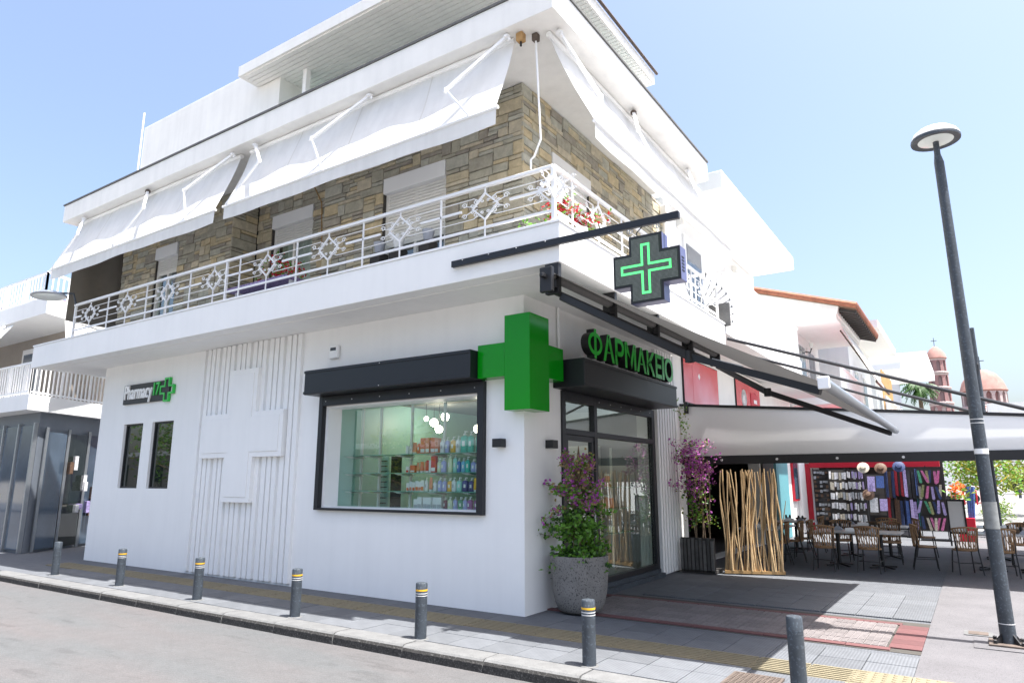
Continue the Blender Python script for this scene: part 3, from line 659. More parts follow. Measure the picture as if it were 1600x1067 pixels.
ROWS = [
 ('top', ZS[0], -2.46, [('box', 'white', .06, .12), ('bottle', 'white', .06, .15), ('tube', 'coral', .08, .17), ('bottle', 'orange', .07, .19), ('box', 'orange', .09, .23), ('box', 'coral', .075, .23), ('box', 'orange', .085, .23), ('box', 'coral', .08, .22), ('bottle', 'white', .085, .22), ('bottle', 'lilac', .085, .23), ('bottle', 'yellow', .095, .235), ('bottle', 'white', .085, .24), ('bottle', 'teal', .145, .31), ('bottle', 'teal', .11, .30), ('bottle', 'teal', .10, .29), ('bottle', 'mint', .10, .28)]),
 ('second', ZS[1], -2.44, [('wbox', 'red', .06, .09), ('box', 'orange', .10, .11), ('tube', 'coral', .06, .15), ('tube', 'orange', .07, .16), ('tube', 'coral', .06, .16), ('tube', 'red', .05, .18), ('box', 'white', .045, .18), ('box', 'red', .085, .235), ('bottle', 'cream', .085, .20), ('bottle', 'lilac', .10, .21), ('bottle', 'cream', .085, .27), ('bottle', 'mint', .08, .26), ('bottle', 'blue', .07, .2), ('bottle', 'skyblue', .075, .20), ('bottle', 'teal', .08, .22), ('bottle', 'lilac', .09, .18), ('wbox', 'lilac', .1, .11)]),
 ('third', ZS[2], -2.44, [('wbox', 'orange', .05, .12), ('wbox', 'coral', .055, .14), ('wbox', 'orange', .05, .13), ('wbox', 'orange', .06, .15), ('wbox', 'coral', .055, .14), ('wbox', 'orange', .06, .16), ('bottle', 'white', .06, .2), ('tube', 'coral', .07, .2), ('bottle', 'white', .075, .16), ('bottle', 'lilac', .085, .20), ('bottle', 'lilac', .085, .19), ('bottle', 'yellow', .085, .19), ('bottle', 'white', .085, .20), ('bottle', 'mint', .095, .20), ('bottle', 'indigo', .10, .20), ('bottle', 'indigo', .09, .19), ('tube', 'yellow', .07, .19)]),
 ('bottom', 1.196, -2.28, [('wbox', 'grey', .08, .14), ('wbox', 'grey', .085, .17), ('wbox', 'grey', .085, .17), ('wbox', 'grey', .085, .17), ('wbox', 'grey', .085, .17), ('wbox', 'grey', .085, .17), ('bottle', 'maroon', .085, .17), ('bottle', 'cream', .085, .18), ('bottle', 'lilac', .085, .18), ('bottle', 'green', .085, .18), ('bottle', 'lilac', .09, .18), ('bottle', 'purple', .10, .185), ('bottle', 'purple', .09, .18), ('bottle', 'maroon', .09, .18), ('wbox', 'lilac', .1, .09)])]
KN = dict(bottle='pump bottle', tube='cream tube', box='carton', wbox='white carton with coloured base')
for rn, z, x, items in ROWS:
    for i, (kd, cl, w_, h) in enumerate(items):
        x += w_ / 2 + .003; product(kd, cl, x, z + .001, w_ * .96, h, f'{cl} {KN[kd]}, {ORDN[i]} product from the left on the {rn} window shelf'); x += w_ / 2 + .004
# sunglasses stands at the left of the window
for i, x in enumerate((-3.42, -3.15)):
    t = thing('sunglasses_stand', ('left' if i == 0 else 'right') + ' dark sunglasses stand behind the left part of the shop window', 'stand', (x, 1.0, 1.195), 0, 'sunglasses stands in the window')
    MB().box(x - .11, x + .11, 1.0, 1.02, 1.0, 2.0).build('back_board', 'black' if i else 'mint', t)
    for k in range(9):
        z = 1.24 + k * .085
        MB().lathe([(.03, 0), (.03, .008)], (x - .045, .97, z), 8).lathe([(.03, 0), (.03, .008)], (x + .045, .97, z), 8).bar((x - .09, .985, z + .01), (x + .09, .985, z + .01), .01).build('sunglasses', 'black', t)
# shelf seen through the shop front
SH2 = thing('corner_shelving', 'glass corner shelving with jars seen through the shop front beside the door', 'shelf', (-.6, 3, .2))
for z in (.75, 1.15, 1.5): MB().box(-.75, -.35, 2.3, 4.1, z - .012, z).build('glass_shelf', 'shelfglass', SH2)
for y in (2.3, 4.1): MB().box(-.77, -.74, y - .02, y + .02, .1, 2.2).build('upright', 'white', SH2)
for i, (y, z, c, w_, h) in enumerate(((2.55, 1.15, 'yellow', .1, .16), (2.75, 1.15, 'orange', .11, .26), (2.9, 1.15, 'orange', .1, .2), (3.3, 1.15, 'coral', .1, .22), (3.5, 1.15, 'orange', .12, .2), (2.8, 1.5, 'orange', .1, .2), (3.4, 1.5, 'coral', .1, .22), (2.45, .75, 'white', .16, .2), (2.9, .75, 'white', .2, .22), (3.5, .75, 'cream', .12, .12))):
    t = thing('jar', f'{c} jar, {ORDN[i]} of the goods on the shelving beside the entrance door', 'jar', (-.5, y, z), 0, 'jars beside the entrance door')
    MB().lathe([(.0001, 0), (w_ / 2, .002), (w_ / 2, h * .8), (w_ * .4, h * .86)], (0, 0, 0), 12).build('body', MATS['product_' + c], t, True, local=True)
    MB().lathe([(w_ * .42, h * .86), (w_ * .42, h), (.0001, h + .001)], (0, 0, 0), 12).build('lid', MATS['product_white'], t, True, local=True)

# ------------------------------------------------------------------ signs on the pharmacy
def place_text(me, parent, org, ux, uz, nm, hs=1.0):
    """lay a text mesh on a wall: local x -> ux, y -> uz, z -> outward"""
    nz = Vector(ux).cross(Vector(uz)); m = Matrix((Vector(ux) * hs, Vector(uz), nz)).transposed().to_4x4(); m.translation = Vector(org)
    me.transform(m); o = bpy.data.objects.new(nm, me); COL.objects.link(o); o.parent = parent; return o
PS = thing('wall_sign', 'dark wall sign reading Pharmacy17 with lime green cross above the narrow windows', 'sign', (-9.2, -.03, 3.38))
MB().box(-10.04, -8.32, -.045, -.004, 3.17, 3.575).build('board', 'charcoal', PS, bevel=.004)
tmp = None
for q, (dx, dz) in enumerate(((-.012, 0), (0, .003), (.012, -.003), (-.006, .005), (.006, -.005))):
    t1 = textmesh('Pharmacy', .42, .012, 0, ['white'], 'white_lettering'); wd = t1['x1'] - t1['x0']
    place_text(t1, PS, (-9.98 - -9.2 + dx, -.0575 + .03 - q * .0006, 3.27 - 3.38 + dz), (1, 0, 0), (0, 0, 1), 'white_lettering', 1.05 / wd)
t2 = textmesh('17', .36, .012, .006, ['greenlime'], 'green_number'); wd = t2['x1'] - t2['x0']
place_text(t2, PS, (-8.90 - -9.2, -.06 + .03, 3.30 - 3.38), (1, 0, 0), (0, 0, 1), 'green_number', .22 / wd)
def crossframe(x0, x1, z0, z1, arm, t, y, dep):
    xa = (x0 + x1) / 2 - arm / 2; xb = xa + arm; za = (z0 + z1) / 2 - arm / 2; zb = za + arm
    o = [(xa, z0), (xb, z0), (xb, za), (x1, za), (x1, zb), (xb, zb), (xb, z1), (xa, z1), (xa, zb), (x0, zb), (x0, za), (xa, za)]
    xa += t; xb -= t; za += t; zb -= t
    i = [(xa, z0 + t), (xb, z0 + t), (xb, za), (x1 - t, za), (x1 - t, zb), (xb, zb), (xb, z1 - t), (xa, z1 - t), (xa, zb), (x0 + t, zb), (x0 + t, za), (xa, za)]
    mb = MB(); n = 12
    for k in range(n):
        j = (k + 1) % n; mb.prism([(o[k][0], y, o[k][1]), (o[j][0], y, o[j][1]), (i[j][0], y, i[j][1]), (i[k][0], y, i[k][1])], (0, dep, 0))
    return mb
crossframe(-8.63, -8.15, 3.14, 3.62, .18, .035, -.06, .05).build('green_cross', 'greenlime', PS)
# green corner cross
GC = thing('corner_cross', 'large glossy green cross sign wrapping the corner of the pharmacy', 'sign', (0, 0, 2.48))
MB().box(-.165, .225, -.215, .27, 2.485, 3.73).build('upright_box', 'green', GC, bevel=.006)
MB().box(-.60, -.166, -.21, -.003, 2.93, 3.375).build('left_arm', 'green', GC, bevel=.006); MB().box(.003, .22, .271, .66, 2.93, 3.375).build('right_arm', 'green', GC, bevel=.006)
# letters
LT = thing('letter_sign', 'green channel letters reading ΦΑΡΜΑΚΕΙΟ on top of the dark shutter box', 'sign', (.4, .9, 3.29))
MB().bar((.36, .9, 3.30), (.36, 4.2, 3.30), .03, .02).build('letter_rail', 'wband', LT)
yy = .95
for ch, ww in zip('ΦΑΡΜΑΚΕΙΟ', (.44, .38, .32, .42, .38, .35, .27, .09, .40)):
    me = textmesh(ch, .53, .06, .013, ['greenface', 'black'], 'letter'); k = ww / (me['x1'] - me['x0']); x0 = me['x0'] * k
    if ch == 'Φ':
        mb = MB(); n = 28; W, Hh, tk, zc = .22, .165, .068, .19
        for i in range(n):
            a, b = 2 * math.pi * i / n, 2 * math.pi * (i + 1) / n
            q = [(W * math.cos(a), zc + Hh * math.sin(a)), (W * math.cos(b), zc + Hh * math.sin(b)), ((W - tk) * math.cos(b), zc + (Hh - tk * .8) * math.sin(b)), ((W - tk) * math.cos(a), zc + (Hh - tk * .8) * math.sin(a))]
            mb.prism([(x, y, -.06) for x, y in q], (0, 0, .12))
        mb.prism([(-.036, -.02, -.0605), (.036, -.02, -.0605), (.036, .405, -.0605), (-.036, .405, -.0605)], (0, 0, .121))
        me = mb.mesh('letter', ['greenface', 'black']); k = 1; x0 = -.22
        for p in me.polygons: p.material_index = 0 if p.normal.z > .7 else 1
    place_text(me, LT, (.40 - .4, yy - x0 - .9, 3.325 - 3.29), (0, 1, 0), (0, 0, 1), 'letter', k); yy += ww + .028
MB().bar((.03, .86, 3.26), (.03, .86, 4.035), .03, .05).build('bracket_strip', 'white', LT)
# LED cross and its hanging bar
BAR = thing('sign_bar', 'long anthracite steel bar on the balcony edge carrying the LED cross', 'bar', (1, -.98, 4.27))
MB().box(-.43, 2.53, -1.015, -.967, 4.225, 4.305).build('beam', 'anth', BAR, bevel=.004)
for x in (-.25, .15, .55, .95): inst('screw', scm, BAR, (x - 1, -.036, .02), (R(90), 0, 0))
for x in (1.98, 2.28): MB().tube([(x, -.99, 4.23)] + [(x + .03 * math.sin(a), -.99, 4.17 - .03 * math.cos(a) + .03) for a in [R(40 * k) for k in range(10)]], .005, 5).tube([(x, -.99, 4.14), (x, -.99, 4.08)], .006, 5).build('hook', 'steel', BAR)
MB().tube([(2.12, -.99, 4.22), (2.06, -1.0, 4.16), (2.07, -1.0, 4.09), (2.14, -1.0, 4.06)], .006, 5).build('cable', 'black', BAR)
LC = thing('led_cross', 'black LED pharmacy cross with lit green outline hanging from the bar', 'sign', (2.18, -.98, 3.38))
cp = lambda y, e=0: crosspoly(1.815 + e, 2.545 - e, 2.00 + e, 2.36 - e, 3.38 + e, 4.10 - e, 3.565 + e, 3.915 - e, y)
MB().prism(cp(-1.06), (0, .16, 0)).build('case', 'navy', LC, bevel=.004)
MB().prism(cp(-1.068), (0, .0075, 0)).build('face_rim', 'black', LC)
MB().prism(cp(-1.072, .022), (0, .0035, 0)).build('led_panel', 'ledoff', LC)
dots = MB(); lit = MB(); px = .0125
def incross(x, z, e=0): return (2.00 + e < x < 2.36 - e and 3.38 + e < z < 4.10 - e) or (1.815 + e < x < 2.545 - e and 3.565 + e < z < 3.915 - e)
def litat(x, z):
    a = (2.18 - .05 < x < 2.18 + .05 and 3.47 < z < 4.01) or (1.905 < x < 2.455 and 3.74 - .05 < z < 3.74 + .05)
    t = .024; b = (2.18 - .05 + t < x < 2.18 + .05 - t and 3.47 + t < z < 4.01 - t) or (1.905 + t < x < 2.455 - t and 3.74 - .05 + t < z < 3.74 + .05 - t)
    return a and not b
nx = int(.73 / px); nz_ = int(.72 / px)
for i in range(nx + 1):
    for j in range(nz_ + 1):
        x = 1.815 + (i + .5) * px; z = 3.38 + (j + .5) * px
        if not incross(x, z, .03): continue
        s_ = px * (.42 if litat(x, z) else .26); (lit if litat(x, z) else dots).add([(x - s_, -1.0745, z - s_), (x + s_, -1.0745, z - s_), (x + s_, -1.0745, z + s_), (x - s_, -1.0745, z + s_)], [(0, 1, 2, 3)])
stuff(dots.build('unlit_diodes', 'curtainfab', LC)); stuff(lit.build('lit_diodes', 'led', LC))
for k in range(5): MB().box(2.5455, 2.549, -1.03, -.96, 3.66 + k * .035, 3.672 + k * .035).build('vent_slot', 'black', LC)
# alarm box, wall lamps
AL = thing('alarm_box', 'small white alarm siren box on the wall above the shutter box', 'alarm', (-3.6, 0, 3.6))
MB().box(-3.70, -3.49, -.07, -.002, 3.52, 3.74).build('case', 'white', AL, bevel=.025); MB().box(-3.66, -3.53, -.073, -.0705, 3.65, 3.7).build('printed_label', 'slate', AL)
for nm, lb, b in (('left', 'black cube wall lamp left of the corner under the green cross', (-.42, -.28, -.12, -.002, 2.03, 2.14)), ('right', 'black cube wall lamp on the entrance side next to the bougainvillea', (.002, .12, .52, .66, 2.03, 2.14))):
    t = thing('wall_lamp', lb, 'lamp', (b[0], b[2], 2.03), 0, 'black wall lamps at the corner'); MB().box(*b).build('housing', 'black', t, bevel=.004)
    MB().box(b[0] + .03, b[1] - .03, b[2] + .03, b[3] - .03, b[4] - .004, b[4] - .0005).build('diffuser', 'lampglass', t)

# ------------------------------------------------------------------ white drop-arm awnings upstairs
def drop_awning(label, axis, u0, u1, arms, skew=0.0):
    s = -1 if axis == 'y' else 1
    def P(u, d, z): return (u, -d, z) if axis == 'y' else (d, u, z)
    t = thing('drop_awning', label, 'awning', P((u0 + u1) / 2, .87, 7.2), 0, 'white drop-arm awnings under the roof slab')
    def f(a, b):
        u = u0 + a * (u1 - u0); sag = .035 * math.sin(b * math.pi) * (.6 + .4 * math.sin(a * 17 + 1)) + .008 * math.sin(a * 31 + b * 5)
        return P(u + skew * b, .86 + .42 * b - sag, 7.19 - 1.17 * b)
    fb = MB().grid(f, 50, 10).build('fabric', 'fabric', t, 'all')
    def v(a, b):
        u = u0 + a * (u1 - u0); return P(u + skew, 1.285 - .012 * math.sin(a * 23) * b, 6.0 - (.21 + .012 * math.sin(a * 9)) * b)
    MB().grid(v, 50, 2).build('valance', 'fabric', t, 'all')
    MB().tube([P(u0 + skew - .03, 1.285, 6.01), P(u1 + skew + .03, 1.285, 6.01)], .024, 8).build('front_bar', 'white', t, True)
    nse = max(2, int((u1 - u0) / 1.2))
    for k in range(1, nse):
        a = k / nse; MB().grid(lambda i, j: tuple(Vector(f(a + (i - .5) * .004, j)) + Vector(P(0, .004, 0))), 1, 10).build('seam', 'fabricseam', t)
    MB().tube([P(u0, .87, 7.155), P(u1, .87, 7.155)], .04, 8).build('roller_tube', 'white', t, True)
    for br, el, en in arms:
        b0 = Vector(P(br, 1.0, 7.15)); e0 = Vector(P(el[0], 1.31, el[1])); n0 = Vector(P(en, 1.30, 6.03))
        a = MB().bar(b0, e0, .045, .035).bar(e0, n0, .032, .026).lathe([(.03, -.03), (.03, .03)], e0, 8).build('arm', 'white', t)
        MB().lathe([(.05, 0), (.05, .03), (.03, .05)], b0 - Vector((0, 0, .02)), 8).bar(b0 + Vector((.03, 0, 0)), b0 + Vector((.03, 0, -.06)), .03).build('arm_bracket', 'rust' if random.random() < .3 else 'white', a)
    return t
drop_awning('left white drop-arm awning above the far end of the balcony', 'y', -11.15, -5.28, [(-5.35, (-6.24, 6.59), -6.12), (-8.09, (-7.56, 6.58), -8.60), (-10.64, (-10.1, 6.6), -11.1)])
drop_awning('middle white drop-arm awning ending at the stone corner', 'y', -5.02, .44, [(.40, (-.33, 6.49), .03), (-2.04, (-2.9, 6.58), -2.65), (-4.73, (-4.13, 6.57), -4.95)])
drop_awning('white drop-arm awning on the entrance side above the stone wall', 'x', -.75, 5.0, [(-.70, (-.19, 6.41), -.06), (1.59, (.99, 6.5), 2.19), (4.0, (3.4, 6.54), 4.9)], .42)
cr = thing('crank_rod', 'thin white awning crank rod hanging at the stone corner', 'rod', (.72, -.85, 5.3))
MB().tube([(.70, -.78, 7.12), (.82, -.88, 5.66), (.74, -.9, 5.45), (.69, -.9, 5.42), (.69, -.9, 5.30)], .013, 6).build('rod', 'white', cr, True)
MB().box(.66, .74, -.82, -.74, 7.1, 7.2).build('gear_box', 'rust', cr, bevel=.01)
gb = thing('gear_box', 'small yellowed awning gear box under the roof slab by the corner', 'gear box', (.55, -.9, 7.1)); MB().box(.50, .60, -.95, -.85, 7.08, 7.198).build('case', 'timber', gb, bevel=.015); MB().tube([(.55, -.9, 7.08), (.55, -.9, 7.02)], .015, 6).build('eye', 'black', gb)
# taupe drop cloth at the balcony end
tp = thing('drop_cloth', 'taupe canvas cloth hanging at the far left end of the balcony', 'cloth', (-11.3, -.3, 5.2))
MB().grid(lambda a, b: (-11.25 + .03 * math.sin(a * 9), -.85 + 1.2 * a, 5.0 + 2.15 * b), 12, 4).grid(lambda a, b: (-11.25 + .45 * a, .36 + .02 * math.sin(a * 9), 5.0 + 2.15 * b), 8, 4).build('cloth', 'taupe', tp, 'all')

# ------------------------------------------------------------------ grey folding-arm awning over the entrance
GA = thing('folding_awning', 'dark grey folding-arm awning stretched out over the pharmacy entrance', 'awning', (1, 2, 3.9))
A0, B0, A1, B1 = Vector((1.0, -1.05, 3.87)), Vector((1.0, 5.1, 3.89)), Vector((3.74, -.92, 2.44)), Vector((3.76, 5.25, 2.40))
MB().tube([A0, B0], .052, 14).build('roller_tube', 'gfabric', GA, True)
MB().bar(A0 + Vector((-.02, -.02, -.15)), B0 + Vector((-.02, 0, -.15)), .05, .05).build('torsion_bar', 'black', GA)
MB().grid(lambda a, b: tuple((A0.lerp(B0, a).lerp(A1.lerp(B1, a), b)) + Vector((0, 0, .05 * (1 - b) - .02 * math.sin(b * math.pi) * (.85 + .15 * math.cos(a * 9))))), 14, 14).build('fabric', 'gfabric', GA, 'all')
MB().tube([A1 + Vector((0, -.05, 0)), B1 + Vector((0, .05, 0))], .05, 14).build('front_bar', 'steel', GA, True)
MB().box(3.69, 3.79, -1.0, -.972, 2.385, 2.495).build('end_cap', 'white', GA, bevel=.01)
S1 = Vector((1.05, -.85, 3.66)); E1 = Vector((2.36, -.40, 2.90)); S2 = Vector((1.05, 4.9, 3.66)); E2 = Vector((2.25, 3.4, 2.93))
for S_, E_, T_ in ((S1, E1, A1 + Vector((-.06, .12, -.05))), (S2, E2, B1 + Vector((-.06, -.12, -.05)))):
    am = MB().bar(S_, E_, .055, .085).build('arm', 'anth', GA, bevel=.008); MB().bar(E_, T_, .05, .07).lathe([(.055, -.06), (.055, .06)], E_, 10).build('forearm', 'black', am)
    MB().bar(E_.lerp(T_, .2) + Vector((0, 0, .04)), E_.lerp(T_, .45) + Vector((0, 0, .04)), .012).build('arm_clip', 'wband', am)
for k in range(5):
    y = -.95 + 1.48 * k; MB().box(.9, 1.08, y, y + .07, 3.68, 4.035).lathe([(.05, 0), (.05, .09)], (1.03, y, 3.74), 8).build('wall_bracket', 'black', GA, bevel=.006)
MB().box(.93, 1.09, -1.12, -1.06, 3.66, 3.95).bar((1.0, -1.2, 3.84), (1.0, -1.12, 3.84), .05).build('end_bracket', 'black', GA, bevel=.01)

# ------------------------------------------------------------------ foliage helpers
def leafblob(mb, pts, size, n, spread, mi_choice=(0,), flat=.5):
    for p in pts:
        p = Vector(p)
        for _ in range(n):
            q = p + Vector((random.gauss(0, 1), random.gauss(0, 1), random.gauss(0, 1))) * spread
            d = Vector((random.uniform(-1, 1), random.uniform(-1, 1), random.uniform(-.6, .8))).normalized(); s = d.orthogonal().normalized()
            s = (s + d.cross(s) * random.uniform(-1, 1)).normalized(); L = size * random.uniform(.6, 1.3); u = d.cross(s)
            m_ = random.choice(mi_choice)
            mb.add([q, q + d * L * .5 + s * L * .32 + u * L * .08, q + d * L, q + d * L * .5 - s * L * .32 + u * L * .08], [(0, 1, 2), (0, 2, 3)], m_)
def branch(p0, d, L, n=6, wob=.15, droop=0):
    pts = [Vector(p0)]; d = Vector(d).normalized()
    for k in range(n):
        d = (d + Vector((random.uniform(-1, 1), random.uniform(-1, 1), random.uniform(-1, 1))) * wob + Vector((0, 0, -droop))).normalized(); pts.append(pts[-1] + d * L / n)
    return pts

# potted bougainvillea
POT = thing('concrete_pot', 'large round speckled concrete planter at the pharmacy corner', 'planter', (.44, .60, 0))
MB().lathe([(.0001, .0), (.22, .003), (.27, .03), (.315, .12), (.345, .26), (.362, .45), (.372, .66), (.370, .682), (.345, .684), (.335, .66), (.32, .6), (.0001, .6)], (0, 0, 0), 40).build('bowl', 'concrete', POT, True, local=True)
MB().lathe([(.325, .60), (.2, .622), (.0001, .63)], (0, 0, 0), 16).build('soil', 'bark', POT, True, local=True)
PL = thing('bougainvillea', 'bushy bougainvillea with magenta and faded blossoms growing in the concrete planter', 'plant', (.44, .60, .62))
st = MB(); gl = MB(); fl = MB()
PX, PY = .44, .60
for k in range(5):
    a = k * 1.3; st.tube([(PX + .05 * math.cos(a), PY + .05 * math.sin(a), .6), (PX + .06 * math.cos(a + .5), PY + .06 * math.sin(a), 1.1), (PX + .02 + .05 * math.cos(a + 1), PY + .05 * math.sin(a + 1), 1.6), (PX + .02, PY, 2.05)], [.014, .012, .009, .005], 5)
st.tube([(PX + .03, PY - .05, .6), (PX + .05, PY - .04, 1.75)], .009, 5); st.tube([(PX - .06, PY - .05, .6), (PX - .02, PY - .04, 1.7)], .008, 5)
def sprig(z0, az, up, L, leaf, nleaf, spread, mi, flower=None, droop=.05, r0=.04):
    d = Vector((math.cos(az), math.sin(az), up)); b = branch((PX + r0 * d.x, PY + r0 * d.y, z0), d, L, 7, .2, droop); st.tube(b, [.006, .006, .005, .005, .004, .004, .003, .002], 4)
    leafblob(gl, b[1:], leaf, nleaf, spread, mi)
    if flower:
        for q in random.sample(b[3:], 3): leafblob(fl, [q], .046, 11, .028, flower)
for k in range(30): sprig(random.uniform(.64, 1.25), k * 2.4 + random.uniform(-.3, .3), random.uniform(-.1, .8), random.uniform(.2, .37), .066, 8, .034, (0, 0, 0, 1))
for k in range(9): sprig(random.uniform(.66, .85), k * .7, random.uniform(-.3, .2), random.uniform(.28, .38), .066, 11, .04, (0, 0, 1), None, .12)
for k in range(15): sprig(random.uniform(1.18, 1.5), k * 2.4, random.uniform(.1, .7), random.uniform(.18, .32), .058, 8, .03, (0, 0, 0, 2), (0, 0, 1))
for k in range(16): sprig(random.uniform(1.5, 1.92), k * 2.4, random.uniform(.3, 1.2), random.uniform(.14, .24), .05, 6, .03, (0, 2, 2), (2, 0, 1, 0))
for az, z, L in ((3.6, .90, .72), (3.3, .98, .56), (3.0, 1.08, .46)): sprig(z, az, .12, L, .068, 6, .025, (0, 0, 1), None, .02, .12)
for az, z, L in ((3.4, 1.42, .46), (6.1, 1.45, .48), (5.6, 1.35, .42), (3.9, 1.25, .4)): sprig(z, az, .25, L, .06, 3, .025, (0, 2), (0, 0, 1), .06, .1)
st.build('stems', 'bark', PL); stuff(gl.build('leaves', ['leaf', 'leafd', 'leafp'], PL)); stuff(fl.build('blossoms', ['magenta', 'pinkb', 'leafp'], PL))
# climbing bougainvillea at the far end of the facade
CL = thing('climbing_bougainvillea', 'tall climbing bougainvillea with purple blossoms beside the branch screen', 'plant', (.42, 5.2, 0))
st = MB(); gl = MB(); fl = MB()
for k in range(6): st.tube(branch((.38 + .05 * k, 5.15 + .03 * k, 0), (.02, 0, 1), 2.0, 8, .08), .012, 5)
for _ in range(120):
    z = random.uniform(.85, 2.35); wv = .16 if z < 1.5 else .28; p = Vector((.42 + random.gauss(0, wv * .55), 5.15 + random.gauss(0, .12), z))
    if z > 1.45 or random.random() < .25: leafblob(fl, [p], .055, 12, .06, (0, 0, 1))
    leafblob(gl, [p], .06, 8 if z < 1.6 else 3, .06, (0, 1, 2))
for d, z in (((1, -.2, .1), 1.75), ((-1, -.3, .2), 2.0), ((1, -.4, -.1), 1.95), ((-.7, -.4, 0), 1.5)):
    b = branch((.42, 5.1, z), d, .42, 6, .15); st.tube(b, .005, 4); leafblob(fl, b[2:], .055, 9, .05, (0, 1))
for k in range(4):
    b = branch((.25, 5.30, 2.2 + .2 * k), (-.1, -.2, 1), .5, 6, .2); leafblob(gl, b, .05, 4, .03, (0, 2))
st.build('stems', 'bark', CL); stuff(gl.build('leaves', ['leaf', 'leafd', 'leafy'], CL)); stuff(fl.build('blossoms', ['magenta', 'pinkb'], CL))
cb = thing('planter_box', 'narrow weathered slatted planter at the foot of the climbing bougainvillea', 'planter', (.5, 5.3, 0))
MB().box(.14, .76, 5.02, 5.5, 0, .05).box(.14, .76, 5.06, 5.09, .05, .6).build('frame', 'darkroom', cb)
for k in range(9): MB().box(.14 + k * .07, .19 + k * .07, 5.02, 5.045, .02, .58 + .03 * math.sin(k * 3)).build('slat', mat('weathered_grey_slat', (.11, .105, .10), .85, var=.3, scale=9, rand=.35), cb)

# branch screen
SC = thing('branch_screen', 'screen of pale upright branches in front of the restaurant terrace', 'screen', (1.3, 5.5, 0))
MB().bar((.86, 5.25, .03), (1.80, 5.62, .03), .09, .05).build('base_board', 'timber', SC)
def onb(t): return Vector((.88 + .9 * t, 5.26 + .355 * t, 0))
for k in range(34):
    t = k / 33; p = onb(t); q = onb(min(1, max(0, t + random.choice((0, 0, .03, -.03, .16, -.18, .22, -.1))))); h = random.uniform(1.68, 1.78); n_ = 7; pts = []
    ph = random.uniform(0, 6); am = random.uniform(.006, .03); sh = random.uniform(-.045, .045)
    for i in range(n_ + 1):
        s_ = i / n_; c = p.lerp(q, s_); pts.append((c.x + am * math.sin(ph + s_ * 7), c.y + sh + am * math.cos(ph + s_ * 5), .05 + s_ * h))
    r0 = random.uniform(.010, .02); MB().tube(pts, [r0 * (1.2 - .45 * i / n_) for i in range(n_ + 1)], 6).build('branch', 'driftwood', SC, True)
    if k % 4 == 1:
        m_ = Vector(pts[3]); MB().tube([m_, m_ + Vector((.05, .02, .18)), m_ + Vector((.10, .03, .45))], [.011, .009, .006], 5).build('twig', 'driftwood', SC, True)

# ------------------------------------------------------------------ street lamp
def lamp_post(x, y, label, top=5.2, head=True):
    t = thing('street_lamp', label, 'street lamp', (x, y, 0))
    MB().tube([(x, y, 0), (x - .003, y, .3), (x - .02, y, top * .5), (x - .04, y, top)], [.072, .069, .06, .05], 18).build('pole', 'slate', t, True)
    MB().box(x - .17, x + .17, y - .17, y + .17, 0.0, .022).build('base_plate', 'rust', t, bevel=.005)
    for k in range(4):
        a = R(45 + 90 * k); c, s = math.cos(a), math.sin(a); MB().prism([(x + c * .06, y + s * .06, .022), (x + c * .15, y + s * .15, .022), (x + c * .06, y + s * .06, .12)], (s * .014, -c * .014, 0)).build('gusset', 'black', t)
        MB().lathe([(.018, 0), (.018, .03), (.0001, .04)], (x + c * .19 - c * .03, y + s * .19 - s * .03, .022), 6).build('bolt', 'black', t)
    MB().lathe([(.0675, 0), (.0668, .27)], (x - .0095, y, 1.12), 18).build('taped_notice', mat('grey_tape', (.2, .21, .21), .3, var=.3, scale=14), t, True)
    MB().lathe([(.0645, 0), (.0643, .055)], (x - .0145, y, 1.88), 18).build('white_band', 'white', t, True)
    for z in (2.2, 2.24, .2): MB().lathe([(.0725 - .0042 * z, 0), (.0725 - .0042 * z, .008)], (x - .0077 * z, y, z), 16).build('wire_tie', 'wband', t, True)
    if head:
        hx = x - .045
        MB().tube([(x - .04, y, top), (hx, y, top + .1), (hx, y, top + .28)], [.05, .033, .031], 10).build('neck', 'slate', t, True)
        hd = MB().lathe([(r_ * .74, z_) for r_, z_ in ((.0001, .175), (.12, .17), (.22, .145), (.30, .095), (.335, .045), (.33, .02), (.30, .012), (.255, .014))], (hx, y, top + .26), 32).build('head', 'plaster_old', t, True)
        MB().lathe([(r_ * .74, z_) for r_, z_ in ((.29, .008), (.338, .0), (.343, .02), (.335, .04))], (hx, y, top + .26), 32).build('rim', 'slate', hd, True)
        MB().lathe([(r_ * .74, z_) for r_, z_ in ((.0001, .0), (.18, .002), (.285, .02))], (hx, y, top + .255), 32).build('lens', 'lampglass', hd, True)
    return t
lamp_post(4.845, 1.40, 'slate grey street lamp with round head beside the terrace')
p2 = thing('thin_pole', 'thin dark pole standing just behind the street lamp', 'pole', (5.09, 12, 0)); MB().tube([(5.1, 12, 0), (5.08, 12, 5.2)], .045, 10).build('shaft', 'slate', p2, True)
MB().tube([(5.085, 12.0, 4.4), (5.10, 11.93, 4.3), (5.085, 11.95, 4.1)], .012, 5).build('cable', 'black', p2)
mt_ = thing('cable_box_cover', 'small square metal cover in the paving beside the street lamp foot', 'cover', (4.6, 1.9, 0)); MB().box(4.46, 4.72, 1.72, 1.98, -.004, .004).build('lid', 'kerb', mt_); MB().box(4.50, 4.68, 1.76, 1.94, .0045, .009).build('grid', 'rust', mt_)
lf = MB().box(4.55, 5.15, 1.08, 1.68, -.004, .0035).build('lamp_footing', 'aggregate'); struct(lf)
